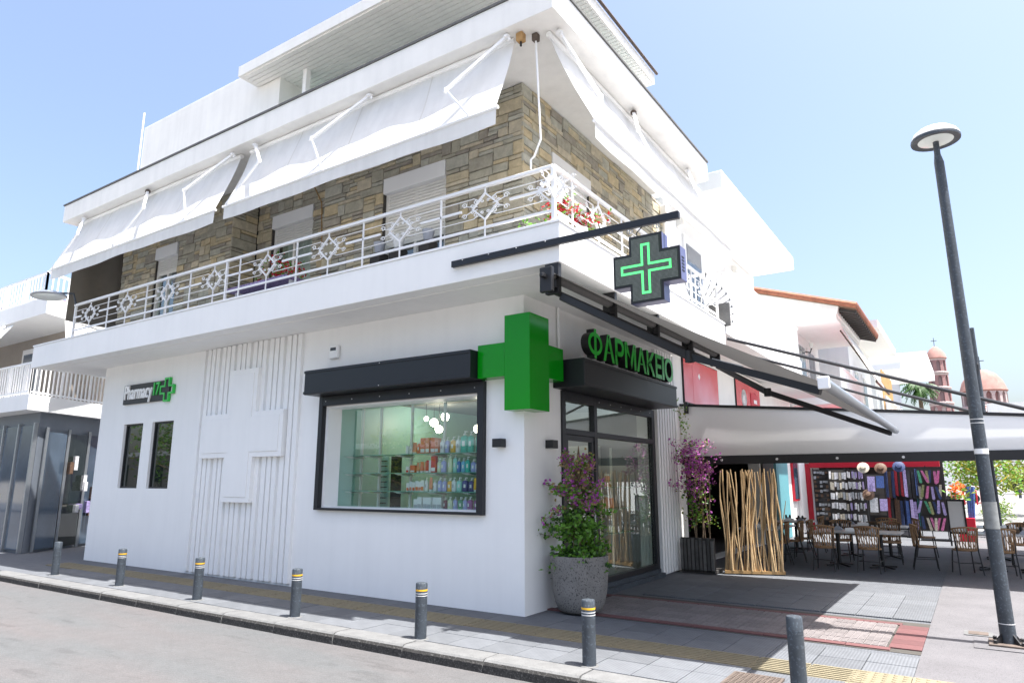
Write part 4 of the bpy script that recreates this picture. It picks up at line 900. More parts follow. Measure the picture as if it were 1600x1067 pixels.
# lamp head by the balcony end
lh = thing('bracket_lamp', 'flat oval street lamp head beside the far end of the balcony', 'lamp', (-11.1, -1.25, 5.4))
MB().lathe([(.0001, .10), (.2, .085), (.36, .03), (.40, 0), (.36, -.02), (.30, -.012)], (-11.2, -1.25, 5.45), 28, sx=1.1, sy=.8).build('head', 'steel', lh, True)
MB().lathe([(.0001, -.03), (.22, -.028), (.33, -.012)], (-11.2, -1.25, 5.445), 24, sx=1.1, sy=.8).build('lens', 'lampglass', lh, True)
MB().tube([(-11.0, -1.2, 5.5), (-10.75, -.96, 5.5), (-10.62, -.94, 5.24)], .02, 8).build('bracket', 'slate', lh, True)

# ------------------------------------------------------------------ balcony plants
def geranium(x, y, z, label, fm, n=26, s=.14, pot=True, potm='white'):
    t = thing('flower_pot', label, 'plant', (x, y, z))
    if pot: MB().lathe([(.0001, 0), (.07, .001), (.095, .15), (.1, .16), (.09, .16), (.0001, .15)], (0, 0, 0), 14).build('pot', potm, t, True, local=True)
    a = MB(); b = MB(); c0 = .2 if pot else .05
    for _ in range(n):
        p = (random.gauss(0, s), random.gauss(0, s * .7), c0 + abs(random.gauss(0, s * .8)))
        leafblob(a, [p], .06, 4, .04, (0,)); leafblob(b, [p], .05, 8, .03, (0,))
    stuff(a.build('leaves', 'leaf', t, local=True))
    if fm: stuff(b.build('petals', fm, t, local=True))
    return t
geranium(.88, -.50, 4.60, 'white pot of red geraniums at the balcony corner', 'redflower', 22, .13)
geranium(.90, -.05, 4.60, 'second pot of red geraniums just behind the balcony corner', 'redflower', 16, .11)
geranium(.92, 2.0, 4.58, 'purple petunias spilling at the balcony rail behind the LED cross', 'magenta', 16, .10)
geranium(-4.3, -.55, 4.78, 'red geraniums on the balcony table in front of the curtained door', 'redflower', 40, .2, False)
geranium(.55, -.72, 4.56, 'low yellow-green succulent on the balcony corner ledge', None, 10, .1, False)
tb = thing('balcony_table', 'low balcony table with patterned purple cloth behind the railing', 'table', (-4.6, -.5, 4.5)); MB().box(-5.5, -3.9, -.85, -.4, 4.74, 4.78).build('cloth_top', mat('patterned_cloth', (.30, .24, .42), .9, var=.8, scale=45), tb)
for xx in (-5.4, -4.0): MB().box(xx, xx + .04, -.7, -.55, 4.5, 4.74).build('leg', 'white', tb)
for i, xx in enumerate((-2.2, -1.6, -2.6)):
    t = thing('empty_pot', ('middle', 'right', 'left')[i] + ' pale flower pot under the half closed shutter behind the railing', 'pot', (xx, -.12, 4.56), 0, 'pots under the shutter'); MB().lathe([(.0001, .50), (.06, .50), (.09, .66), (.095, .69), (.085, .69), (.0001, .66)], (0, 0, 0), 14).build('pot', ('plaster', 'greywall', 'greywall')[i], t, True, local=True)
    MB().box(-.1, .1, -.1, .1, -.05, .50).build('stand', 'darkroom', t, local=True)
pp = thing('drain_pipe', 'white drain pipe at the end of the stone wall', 'pipe', (.08, 5.2, 4.5)); MB().tube([(.08, 5.2, 4.5), (.08, 5.2, 7.0)], .05, 10).build('pipe', 'white', pp, True); MB().box(.02, .16, 5.1, 5.3, 6.9, 7.1).build('hopper', 'white', pp, bevel=.02)
wc = thing('hanging_cable', 'loose beige cable hanging from the wall beside the recessed door', 'cable', (-4.2, .3, 5)); MB().tube([(-4.2, -.03, 7.1), (-4.5, -.02, 6.9), (-4.65, .4, 6.6), (-4.7, .52, 5.6), (-4.7, .52, 4.7)], .012, 5).build('cable', 'timber', wc)
sp = thing('spike_fan', 'fan of thin steel security spikes between the two balconies', 'spikes', (1.1, 5.4, 4.9))
for k in range(12):
    a = R(-12 + 11.0 * k); d = Vector((math.cos(a) * .75, .12, math.sin(a) * .85)); o = Vector((.55, 5.42, 4.75)); e = o + d * (.9 if k < 8 else 1.05)
    MB().tube([o + d * .15, e], .008, 4).lathe([(.0001, .05), (.02, 0), (.0001, -.02)], e, 5).build('spike', 'slate', sp)

# ------------------------------------------------------------------ second building on the entrance side
B2 = thing('white_house', 'white house with slatted balcony railing and deep flat roof next to the pharmacy', 'building', (0, 9, 0))
b2 = MB(); wall(b2, 'x', 0, -.3, 5.38, 16, -.05, 4.3, [(5.9, 11.6, 0, 2.6), (15.0, 16, 0, .01)]); b2.box(-4, 0, 5.38, 16, 4.3, 4.31)
o = b2.build('ground_floor_wall', 'plaster_old', B2); bm = bmesh.new(); bm.from_mesh(o.data); bmesh.ops.recalc_face_normals(bm, faces=bm.faces); bm.to_mesh(o.data); bm.free()
b2 = MB().box(-3, 0, 5.38, 12.4, 4.5, 7.4).build('upper_wall', 'plaster', B2)
MB().box(-.6, 1.1, 5.45, 12.5, 4.36, 4.86).box(-.6, .9, 12.5, 15.9, 4.2, 4.4).build('balcony_slab', 'plaster', B2, bevel=.01); MB().box(.80, 1.2, 5.40, 5.46, 4.5, 4.95).build('marble_end', 'kerb', B2)
MB().box(-3, 1.155, 5.66, 12.3, 7.42, 7.8).build('roof_slab', 'plaster', B2, bevel=.012)
rl = MB().bar((1.06, 5.95, 5.76), (1.06, 12.45, 5.76), .05, .05).build('railing', 'white', B2); MB().bar((1.06, 5.95, 4.95), (1.06, 12.45, 4.95), .03).build('bottom_rail', 'white', rl)
bmx = MB().bar((0, 0, 4.87), (0, 0, 5.74), .022, .022, up=(1, 0, 0)).mesh('baluster', 'white')
for k in range(56): inst('baluster', bmx, rl, (1.06, 5.97 + k * .117 - 9, 0))
for k in range(10): inst('baluster', bmx, rl, (.06 + k * .11, 5.95 - 9, 0))
MB().bar((0, 5.95, 5.76), (1.06, 5.95, 5.76), .05).build('return_rail', 'white', rl)
for y in (6.4, 9.4): balc = MB().box(.002, .05, y, y + 1.2, 4.87, 6.9).build('balcony_door', 'white', B2); MB().box(.051, .06, y + .12, y + 1.08, 5.0, 6.7).build('pane', 'bluglass', balc)
for y in (6.1, 10.2):
    t = thing('wall_light', ('near' if y < 7 else 'far') + ' small ivory wall light under the flat roof of the white house', 'lamp', (.05, y, 7), 0, 'ivory wall lights'); MB().prism([(.0, y, 6.95), (.12, y, 7.0), (.12, y, 7.15), (0, y, 7.2)], (0, .14, 0)).build('housing', 'shutter', t, bevel=.01)
MB().box(-3.5, -.3, 5.4, 14, .0, .02).box(-3.6, -3.5, 5.4, 14, .0, 3.9).box(-3.5, -.3, 13.9, 14, .02, 3.9).box(-3.5, -.3, 5.42, 5.45, .02, 3.9).box(-3.5, -.3, 5.45, 13.9, 3.7, 3.75).build('restaurant_room', 'darkroom', B2)
MB().box(.002, .06, 11.7, 12.9, 0, 3.4).build('dark_pillar', 'darkroom', B2); MB().box(.002, .10, 13.0, 14.45, 0, 3.4).build('teal_pillar', 'teal', B2)
w_ = MB().box(.002, .07, 15.3, 16.0, 1.0, 2.3).build('side_window', 'red', B2); MB().box(.071, .08, 15.36, 15.94, 1.06, 2.24).build('pane', 'bluglass', w_)
# red posters
def poster(y0, y1, z0, z1, label, mark):
    t = thing('red_poster', label, 'poster', (.02, (y0 + y1) / 2, z0), 0, 'red poster panels on the wall')
    MB().box(.003, .035, y0, y1, z0, z1).build('backing', 'black', t)
    mp = bpy.data.materials.new('red_pink_print'); mp.use_nodes = True; n = mp.node_tree.nodes; l = mp.node_tree.links
    tc = n.new('ShaderNodeTexCoord'); ns = n.new('ShaderNodeTexNoise'); ns.inputs['Scale'].default_value = .8; l.new(tc.outputs['Object'], ns.inputs['Vector'])
    sx = n.new('ShaderNodeSeparateXYZ'); l.new(tc.outputs['Object'], sx.inputs[0]); ad = n.new('ShaderNodeMath'); ad.operation = 'MULTIPLY_ADD'; ad.inputs[1].default_value = .6; l.new(sx.outputs['Z'], ad.inputs[0]); l.new(ns.outputs['Fac'], ad.inputs[2])
    r = n.new('ShaderNodeValToRGB'); r.color_ramp.elements[0].position = .45; r.color_ramp.elements[0].color = (.72, .30, .38, 1); r.color_ramp.elements[1].position = 1.05 if not mark else .6; r.color_ramp.elements[1].color = (.60, .02, .03, 1)
    l.new(ad.outputs[0], r.inputs[0]); l.new(r.outputs[0], n['Principled BSDF'].inputs['Base Color']); n['Principled BSDF'].inputs['Roughness'].default_value = .25
    MB().box(.0355, .04, y0 + .02, y1 - .02, z0 + .02, z1 - .02).build('print', mp, t); return t
p = poster(5.95, 8.25, 3.16, 4.12, 'large red and pink poster panel above the restaurant curtain', False)
MB().prism([(.0405, 6.85, 3.80), (.0405, 6.92, 3.87), (.0405, 6.99, 3.80), (.0405, 6.92, 3.73)], (.003, 0, 0)).build('white_mark', 'white', p); MB().box(.0405, .042, 6.5, 6.51, 3.2, 4.08).build('panel_joint', 'red', p)
p = poster(9.7, 12.0, 3.16, 4.12, 'smaller red poster panel with white letter mark and red cup', True)
MB().lathe([(.20, 0), (.24, 0)], (0, 0, 0), 20).build('white_ring', 'white', p, local=True).matrix_local = Matrix.Translation((.022, -.45, .52)) @ Matrix.Rotation(R(90), 4, 'Y')
em = textmesh('e', .42, .004, .01, ['white'], 'white_letter'); place_text(em, p, (.022, -.57, .40), (0, 1, 0), (0, 0, 1), 'white_letter', 1)
MB().lathe([(.0001, 0), (.3, .01), (.34, .1), (.34, .6), (.28, .68), (.0001, .7)], (.05, 11.35, 3.22), 16, sx=.06).build('red_cup', 'red', p, True); MB().box(.075, .079, 11.2, 11.5, 3.62, 3.72).build('cup_mark', 'white', p); MB().lathe([(.0001, 0), (.1, 0), (.1, .004), (.0001, .004)], (0, 0, 0), 12).build('cup_dot', 'white', p, local=True).matrix_local = Matrix.Translation((.056, .5, .22)) @ Matrix.Rotation(R(90), 4, 'Y')

# ------------------------------------------------------------------ restaurant canopy
CV = thing('terrace_canopy', 'white restaurant terrace canopy with vinyl side curtain and black hem', 'canopy', (3, 9, 2.5))
def ztop(x): return 3.06 - .088 * x
MB().grid(lambda a, b: (.02 + 6.5 * a, 5.7 + 7.6 * b, ztop(.02 + 6.5 * a) - .03 * math.sin(b * 20) ** 2), 16, 30).build('roof_fabric', 'gfabric', CV, 'all')
def cur(a, b):
    x = .03 + 6.45 * a; zt = ztop(x); zb = 2.06
    if b < .7: return (x, 5.69 - .05 * b - .004 * math.sin(x * 2.3 + math.sin(x)) * b, zt + (zb + .16 - zt) * (b / .7))
    return (x, 5.655 + .03 * (b - .7) / .3 - .003 * math.sin(x * 2.1), zb + .16 - .16 * (b - .7) / .3)
MB().grid(cur, 60, 12).build('side_curtain', 'curtain', CV, 'all')
MB().box(.02, 6.5, 5.665, 5.70, 1.915, 2.07).build('black_hem', 'black', CV)
for k in range(6): MB().lathe([(.022, 0), (.022, .012)], (0, 0, 0), 10).build('eyelet', 'wband', CV, local=True).matrix_local = Matrix.Translation((-2.2 + k * 1.0, 5.66 - 9, 1.99 - 2.5)) @ Matrix.Rotation(R(90), 4, 'X')
MB().bar((.02, 5.70, ztop(0) + .02), (6.5, 5.70, ztop(6.5) + .02), .05, .05).build('top_rail', 'black', CV); MB().bar((6.5, 5.68, ztop(6.5)), (6.5, 13.3, ztop(6.5)), .08, .1).build('front_beam', 'black', CV)
for y in (5.75, 13.2): MB().bar((6.5, y, 0), (6.5, y, 2.45), .08, .08, up=(1, 0, 0)).build('post', 'black', CV)
for (a, b) in (((1.1, 5.5, 4.27), (5.6, 5.78, 2.66)), ((1.0, 7.6, 4.25), (5.5, 7.9, 2.62)), ((1.0, 10.2, 4.25), (5.4, 10.5, 2.62))): MB().tube([a, b], .03, 8).build('tie_rod', 'anth', CV, True)
MB().box(.13, .2, 5.62, 5.68, 2.9, 3.12).build('wall_mount', 'black', CV)
# terrace furniture ------------------------------------------------------------
FS = .88
def make_chair():
    t = thing('bistro_chair', 'x', 'chair', (0, 0, 0), 0, 'rattan chairs on the terrace')
    s = MB().lathe([(.0001, .44), (.2, .445), (.225, .455), (.22, .475), (.0001, .48)], (0, 0, 0), 16, sx=1, sy=.95).build('seat', 'rattan', t, True, local=True)
    fr = MB()
    def bk(a, b):
        th = R(-62 + 124 * a); z = .52 + .34 * b; rr_ = .235 + .035 * b; return (rr_ * math.sin(th), rr_ * math.cos(th) * .9, z + .05 * math.cos(th * 1.2) * b - .05 * (1 - b) * math.cos(th))
    n = 11
    for k in range(n): fr.tube([bk((k + .5) / n, b) for b in (0, .5, 1)], .0105, 5)
    for k in range(6): fr.tube([bk(max(0, min(1, a)), b) for a, b in ((k / 6 - .12, 0), (k / 6 + .04, .5), (k / 6 + .2, 1))], .009, 4)
    fr.tube([bk(a / 12, 1) for a in range(13)], .016, 6); fr.tube([bk(a / 12, 0) for a in range(13)], .013, 6); fr.build('backrest', 'rattan', t, True, local=True)
    for sx in (-1, 1):
        MB().tube([(sx * .17, -.17, .45), (sx * .2, -.21, 0)], .013, 6).build('leg', 'black', t, True, local=True)
        MB().tube([(sx * .205, .11, .86), (sx * .19, .15, .45), (sx * .21, .25, 0)], .013, 6).build('leg', 'black', t, True, local=True)
    MB().tube([(-.185, -.19, .22), (-.2, .2, .22), (.2, .2, .22), (.185, -.19, .22)], .008, 5).build('stretcher', 'black', t, True, local=True)
    return t
ch = make_chair()
CH = [(2.28, 6.75, 180, 'rattan chair at the near left side of the middle terrace table'), (3.02, 6.85, 175, 'rattan chair at the near right side of the middle terrace table'),
      (3.82, 7.9, 95, 'dark rattan chair at the right end of the middle terrace table'), (2.3, 8.5, 0, 'rattan chair on the far left side of the middle terrace table'), (3.2, 8.55, 5, 'rattan chair on the far right side of the middle terrace table'),
      (1.35, 7.3, -70, 'rattan chair nearest the branch screen'), (1.5, 7.9, -80, 'second rattan chair behind the branch screen'), (1.55, 8.6, -85, 'third rattan chair behind the branch screen'), (1.5, 10.2, -85, 'rattan chair at the far left table by the teal pillar'),
      (4.45, 7.55, 200, 'leftmost rattan chair at the table behind the lamp post'), (5.0, 7.45, 185, 'rattan chair directly behind the lamp post'), (5.75, 7.35, 170, 'rattan chair at the right edge of the photo'), (5.35, 9.3, 0, 'rattan chair on the far side of the right terrace table'),
      (3.0, 10.3, 180, 'rattan chair at the far middle terrace table'), (3.7, 10.4, 100, 'rattan chair at the end of the far middle terrace table')]
for i, (x, y, a, lb) in enumerate(CH):
    if i == 0: ch.location = (x, y, 0); ch.rotation_euler = (0, 0, R(a)); ch['label'] = lb; ch.scale = (FS,) * 3
    else: dup(ch, (x, y, 0), R(a), lb, FS)
def make_table(x, y, lx, ly, lb):
    t = thing('terrace_table', lb, 'table', (x, y, 0), 0, 'tables on the restaurant terrace')
    MB().box(x - lx / 2, x + lx / 2, y - ly / 2, y + ly / 2, .63, .66).build('table_top', 'tabletop', t, bevel=.008)
    for dx in ((-lx / 4, lx / 4) if lx > 1 else (0,)):
        MB().tube([(x + dx, y, .03), (x + dx, y, .63)], .035, 8).build('column', 'black', t, True)
        ft = MB()
        for k in range(4): a = R(45 + 90 * k); ft.bar((x + dx, y, .04), (x + dx + .28 * math.cos(a), y + .28 * math.sin(a), .015), .04, .03)
        ft.build('foot', 'black', t)
    return t
def holder(x, y, lb):
    t = thing('condiment_holder', lb, 'holder', (x, y, .661), 0, 'condiment holders on the terrace tables')
    MB().prism([(-.09, -.05, 0), (.09, -.05, 0), (.03, -.05, .07), (-.03, -.05, .07)], (0, .1, 0)).build('napkin_block', 'greywall', t, local=True)
    for k in (-1, 1): MB().lathe([(.022, .05), (.026, .09), (.02, .125), (.0001, .135)], (k * .045, 0, 0), 8).build('shaker', 'black', t, True, local=True)
def napkin(x, y, rz, lb):
    t = thing('folded_napkin', lb, 'napkin', (x, y, .661), rz, 'folded cloths on the terrace tables'); MB().prism([(-.16, -.1, 0), (.16, -.1, 0), (.05, .12, 0)], (0, 0, .012)).prism([(-.12, -.06, .0122), (.1, -.08, .0122), (.0, .1, .0122)], (0, 0, .05)).build('cloth', 'lilac_cloth' if False else 'white', t, local=True, bevel=.004)
TB = [(2.75, 7.65, 1.5, .8, 'middle terrace table'), (.95, 8.1, .8, 1.7, 'long table behind the branch screen'), (5.15, 8.4, 1.25, .9, 'right table behind the lamp post'), (2.7, 9.7, 1.5, .75, 'second row middle table'), (1.0, 10.6, .8, .9, 'far left table by the teal pillar'), (5.3, 10.6, 1.3, .8, 'second row table behind the lamp post')]
for x, y, lx, ly, lb in TB:
    make_table(x, y, lx, ly, 'pale topped restaurant table, ' + lb); holder(x + lx * .18, y - ly * .1, 'grey condiment holder with black shakers on the ' + lb); holder(x - lx * .25, y + ly * .2, 'grey condiment holder at the back left of the ' + lb); napkin(x - .1, y - ly * .22, .4, 'folded white napkin on the ' + lb)
    bk_ = thing('hat_shaped_basket', 'dark wicker bread basket on the ' + lb, 'basket', (x + .1, y + .15, .661), 0, 'bread baskets'); MB().lathe([(.0001, 0), (.09, .003), (.14, .07), (.13, .07), (.08, .012), (.0001, .01)], (0, 0, 0), 14).build('basket', 'bark', bk_, True, local=True)

# ------------------------------------------------------------------ souvenir stall behind the terrace
ST = thing('souvenir_stall', 'red framed souvenir stall behind the restaurant terrace', 'stall', (1.8, 17.3, 0))
MB().box(.08, .24, 17.0, 17.15, 0, 2.16).build('post', 'red', ST); MB().box(.24, 3.9, 16.95, 17.15, 2.03, 2.22).build('fascia', 'red', ST); MB().grid(lambda a, b: (.1 + 3.8 * a, 17.0 + 2.6 * b, 2.24 + .5 * b), 2, 2).build('roof_fabric', 'red', ST)
MB().box(.1, 3.9, 19.5, 19.6, 0, 2.7).build('back_wall', 'darkroom', ST)
def rack(x, y, w_, z0, z1, rows, cols, kind, label, pal):
    t = thing('display_rack', label, 'rack', (x, y, 0), random.uniform(-.4, .4), 'souvenir display racks')
    f = MB(); f.bar((-w_ / 2, 0, 0), (-w_ / 2, 0, z1 + .05), .025, .025, up=(1, 0, 0)).bar((w_ / 2, 0, 0), (w_ / 2, 0, z1 + .05), .025, .025, up=(1, 0, 0))
    for r_ in range(rows): z = z1 - (z1 - z0) * r_ / rows; f.bar((-w_ / 2, 0, z), (w_ / 2, 0, z), .02)
    f.box(-w_ / 2 - .05, w_ / 2 + .05, -.2, .2, 0, .03); f.build('frame', 'black', t, local=True)
    MB().box(-w_ / 2 + .02, w_ / 2 - .02, .06, .08, z0, z1).build('backing', 'darkroom', t, local=True)
    hh = (z1 - z0) / rows; cw = w_ / cols
    for r_ in range(rows):
        for c in range(cols):
            xx = -w_ / 2 + (c + .5) * cw + random.uniform(-.12, .12) * cw; zz = z1 - hh * r_ - .02 - random.uniform(0, .14) * hh; m_ = MATS['goods_' + random.choice(pal)]; mb = MB()
            if kind == 'card': ya, yb = random.uniform(-.09, -.04), random.uniform(-.09, -.04); hq = hh * random.uniform(.55, .8); mb.prism([(xx - cw * .44, ya, zz - hq), (xx + cw * .40, yb, zz - hq), (xx + cw * .44, yb - .01, zz - .02), (xx - cw * .40, ya - .01, zz - .02)], (0, .02, 0))
            elif kind == 'flip': a = random.uniform(-.35, .35); s = Vector((math.sin(a), 0, -math.cos(a))); p = Vector((xx, -.05, zz)); q = p + s * hh * .85; mb.prism([p + Vector((-cw * .28, 0, 0)), p + Vector((cw * .28, 0, 0)), q + Vector((cw * .36, 0, .03)), q + Vector((0, 0, 0)), q + Vector((-cw * .36, 0, .03))], (0, .03, 0))
            else: mb.prism([(xx - cw * .45, -.08, zz - hh * .9), (xx + cw * .45, -.07, zz - hh * .95), (xx + cw * .4, -.03, zz), (xx - cw * .35, -.03, zz)], (0, .05, 0))
            ob_ = mb.build('hanging_item', m_, t, local=True); ob_.location = (0, random.uniform(-.09, .02), 0)
    return t
GC_ = dict(white=(.7, .7, .72), grey=(.4, .42, .45), black=(.03, .03, .035), navy=(.03, .05, .14), blue=(.08, .15, .42), teal=(.03, .16, .17), pink=(.55, .15, .32), olive=(.25, .27, .12), lilac=(.36, .30, .55), brown=(.14, .08, .05), red=(.45, .03, .05), cream=(.55, .5, .4), green=(.08, .35, .2))
for k_, c_ in GC_.items(): mat('goods_' + k_, c_, .6, var=.5, scale=25)
rack(.62, 16.6, .42, .4, 1.95, 11, 5, 'card', 'dark rack of small magnets at the left of the souvenir stall', ['black', 'grey', 'brown'])
rack(1.12, 16.5, .5, .35, 1.95, 5, 7, 'card', 'wire rack of white postcards next to the magnets', ['white', 'grey', 'white', 'cream'])
rack(1.68, 16.5, .5, .35, 1.95, 5, 8, 'card', 'second wire rack of pale cards in the middle of the stall', ['white', 'grey', 'white', 'lilac'])
rack(2.22, 16.2, .5, .6, 1.8, 2, 2, 'card', 'rack with white and blue printed bags', ['white', 'blue', 'lilac'])
rack(2.75, 16.6, .6, .3, 2.0, 2, 7, 'cloth', 'rail of dark clothes in the middle of the stall', ['black', 'navy', 'brown', 'black', 'red'])
rack(3.25, 16.3, .6, .3, 2.0, 2, 6, 'cloth', 'rail of navy and teal garments at the right of the stall', ['navy', 'teal', 'black', 'blue', 'lilac'])
rack(3.66, 15.4, .62, .25, 1.95, 4, 6, 'flip', 'rack of colourful flip-flops at the right end of the stall', ['pink', 'olive', 'green', 'lilac', 'navy', 'cream'])

for i, (x, z, c, ps) in enumerate(((1.95, 2.0, 'cream', 'above the printed bags'), (2.42, 1.98, 'brown', 'left of the dark clothes'), (2.02, 1.2, 'brown', 'below the cream hat'), (2.9, 2.02, 'navy', 'above the dark clothes'))):
    t = thing('sun_hat', f'{c} wide brimmed sun hat hanging on the souvenir stall {ps}', 'hat', (x, 16.0, z), 0, 'sun hats on the stall')
    MB().lathe([(.0001, .12), (.07, .11), (.09, .02), (.17, 0), (.17, -.006), (.08, .0)], (0, 0, 0), 14).build('hat', MATS['goods_' + c], t, True, local=True).rotation_euler = (R(70), R(10), 0)
# ------------------------------------------------------------------ street beyond
struct(MB().add([(-1, 19.7, .001), (40, 19.7, .001), (60, 110, 1.25), (-4, 110, 1.25)], [(0, 1, 2, 3)]).build('far_street', 'asphalt_far'))
def gz(y): return max(0, (y - 19.7) * 1.249 / 90.3)
def tree(x, y, h, cr_, label, lm, n=220, trunk='bark', z0=None, tr=.12, ls=.16):
    z = gz(y) if z0 is None else z0; t = thing('leafy_tree', label, 'tree', (x, y, z))
    tk = MB().tube([(0, 0, 0), (.05, .03, h * .3), (0, .05, h * .55), (.05, 0, h * .8)], [tr, tr * .8, tr * .6, tr * .3], 8); lv = MB(); tips = []
    for k in range(11):
        a = k * 2.4; s = .3 + .05 * k; b = branch((0, 0, h * min(.8, s)), (math.cos(a), math.sin(a), .5), cr_ * random.uniform(.6, 1), 5, .2); tk.tube(b, [tr * .4, tr * .33, tr * .27, tr * .2, tr * .14, tr * .08], 5); tips += b[2:]
    for _ in range(n):
        c = Vector(random.choice(tips)) + Vector((random.gauss(0, .3), random.gauss(0, .3), random.gauss(0, .25))) * cr_ * .6; leafblob(lv, [c], ls, 16, .22 * cr_ * .6, (0, 0, 1))
    tk.build('trunk', trunk, t, True, local=True); stuff(lv.build('crown', lm, t, local=True)); return t
tree(4.95, 26.0, 3.4, 1.5, 'yellow-green street tree with yellow painted trunk seen under the canopy', ['leafy', 'leaf'], 150, 'yband', tr=.10)
tree(7.2, 30.0, 3.8, 1.9, 'bright yellow-green street tree at the right edge behind the terrace', ['leafy', 'leafy'], 160)
tree(2.6, 33.0, 4.2, 1.9, 'darker green street tree just right of the souvenir stall', ['leaf', 'leafd'], 160)
sh = thing('round_shrub', 'small round green shrub right of the lamp post on the sunny pavement', 'shrub', (5.15, 17.5, 0)); lv = MB(); 
for _ in range(130):
    d = Vector((random.gauss(0, 1), random.gauss(0, 1), random.gauss(0, 1))).normalized() * random.uniform(.1, .4); leafblob(lv, [d + Vector((0, 0, .72))], .06, 10, .06, (0, 1))
stuff(lv.build('foliage', ['leaf', 'leafy'], sh, local=True)); MB().tube([(0, 0, .3), (0, 0, .6)], .025, 6).build('stem', 'bark', sh, local=True); MB().lathe([(.13, 0), (.18, .32), (.0001, .3)], (0, 0, 0), 14).build('pot', 'slate', sh, True, local=True)
rp = thing('red_flower_planter', 'square red planter with orange flowers and blue parasols beside the menu board', 'planter', (4.42, 15.5, 0)); MB().box(-.2, .2, -.2, .2, 0, .62).build('box', 'red', rp, local=True, bevel=.01)
a = MB(); b = MB()
for _ in range(26): q = (random.gauss(-.05, .14), random.gauss(0, .12), random.uniform(.75, 1.5)); leafblob(a, [q], .12, 4, .05, (0, 1)); 
for _ in range(8): leafblob(b, [(random.gauss(-.12, .08), random.gauss(0, .08), random.uniform(1.2, 1.5))], .1, 10, .05, (0,))
stuff(a.build('leaves', ['leaf', 'leafy'], rp, local=True)); stuff(b.build('petals', 'orangeflower', rp, local=True))
for k in range(3): MB().tube([(.08 + .05 * k, 0, .6), (.12 + .06 * k, 0, 1.45)], [.03, .045], 8).build('furled_parasol', MATS['goods_blue'], rp, True, local=True)
mb_ = thing('menu_board', 'black framed menu board standing at the terrace edge', 'sign', (4.25, 13.6, 0)); MB().box(-.2, -.16, -.02, .02, 0, 1.15).box(.16, .2, -.02, .02, 0, 1.15).box(-.16, .16, -.02, .02, 1.1, 1.15).box(-.16, .16, -.02, .02, .3, .35).build('frame', 'black', mb_, local=True); MB().box(-.16, .16, -.005, .005, .35, 1.1).build('panel', 'curtain', mb_, local=True)
# parked car
cx, cy = 8.9, 62.0; CR = thing('parked_car', 'black parked hatchback across the street at the right edge', 'car', (cx, cy, gz(cy)))
body = [(-2.1, .35), (-2.15, .75), (-1.9, .95), (-1.2, 1.02), (-.5, 1.45), (.6, 1.5), (1.5, 1.35), (2.0, .95), (2.1, .6), (2.05, .35)]
MB().prism([(x, -.85, z) for x, z in body], (0, 1.7, 0)).build('body', 'carpaint', CR, local=True, bevel=.06)
MB().prism([(x, -.872, z) for x, z in [(-1.05, 1.03), (-.45, 1.38), (.6, 1.43), (1.35, 1.3), (1.6, 1.0)]], (0, .02, 0)).build('side_windows', 'carglass', CR, local=True)
for s in (-1.35, 1.35): wh = MB().lathe([(.0001, -.1), (.32, -.1), (.33, .0), (.32, .1), (.0001, .1)], (0, 0, 0), 18).build('wheel', 'rubber', CR, True, local=True); wh.matrix_local = Matrix.Translation((s, -.80, .32)) @ Matrix.Rotation(R(90), 4, 'X'); rmn = MB().lathe([(.0001, .105), (.2, .108), (.22, .102)], (0, 0, 0), 14).build('rim', 'steel', wh, True, local=True)
MB().box(-2.14, -1.95, -.8, -.5, .7, .82).build('headlight', 'lampglass', CR, local=True)
CR.rotation_euler = (0, 0, R(180))
for k in range(5): t = thing('far_bollard', ORDN[k] + ' from the left of the small dark bollards in front of the parked car', 'bollard', (7.2 + k * .85, 52 + k * .2, gz(52)), 0, 'small dark bollards by the parked car'); MB().lathe([(.09, 0), (.09, .95), (.0001, .98)], (0, 0, 0), 8).build('post', 'slate', t, local=True)
br = thing('bike_rack', 'red tubular bike rack on the sunny pavement beyond the stall', 'bike rack', (4.3, 40, gz(40)))
for k in range(4): MB().tube([(-1.2 + k * .6, 0, 0), (-1.2 + k * .6, 0, .8), (-.8 + k * .6, 0, .8), (-.8 + k * .6, 0, 0)], .04, 6).build('hoop', 'red', br, local=True)
MB().bar((-1.3, 0, .12), (1.4, 0, .12), .06).build('rail', 'red', br, local=True)
mc = thing('white_scooter', 'white scooter parked behind the red bike rack', 'scooter', (4.0, 43, gz(43)))
for s in (-.6, .6): MB().lathe([(.14, -.05), (.26, -.06), (.26, .06), (.14, .05)], (0, 0, 0), 14).build('wheel', 'rubber', mc, True, local=True).matrix_local = Matrix.Translation((s, 0, .26)) @ Matrix.Rotation(R(90), 4, 'X')
MB().prism([(-.75, -.12, .45), (-.1, -.12, .35), (.3, -.12, .3), (.5, -.12, .5), (.55, -.12, 1.0), (.45, -.12, 1.0), (.3, -.12, .5), (-.05, -.12, .5), (-.2, -.12, .75), (-.8, -.12, .7)], (0, .24, 0)).build('body', 'white', mc, local=True, bevel=.03); MB().box(-.75, -.15, -.13, .13, .76, .84).build('seat', 'black', mc, local=True, bevel=.02); MB().bar((.5, -.3, 1.05), (.5, .3, 1.05), .03).build('handlebar', 'black', mc, local=True)

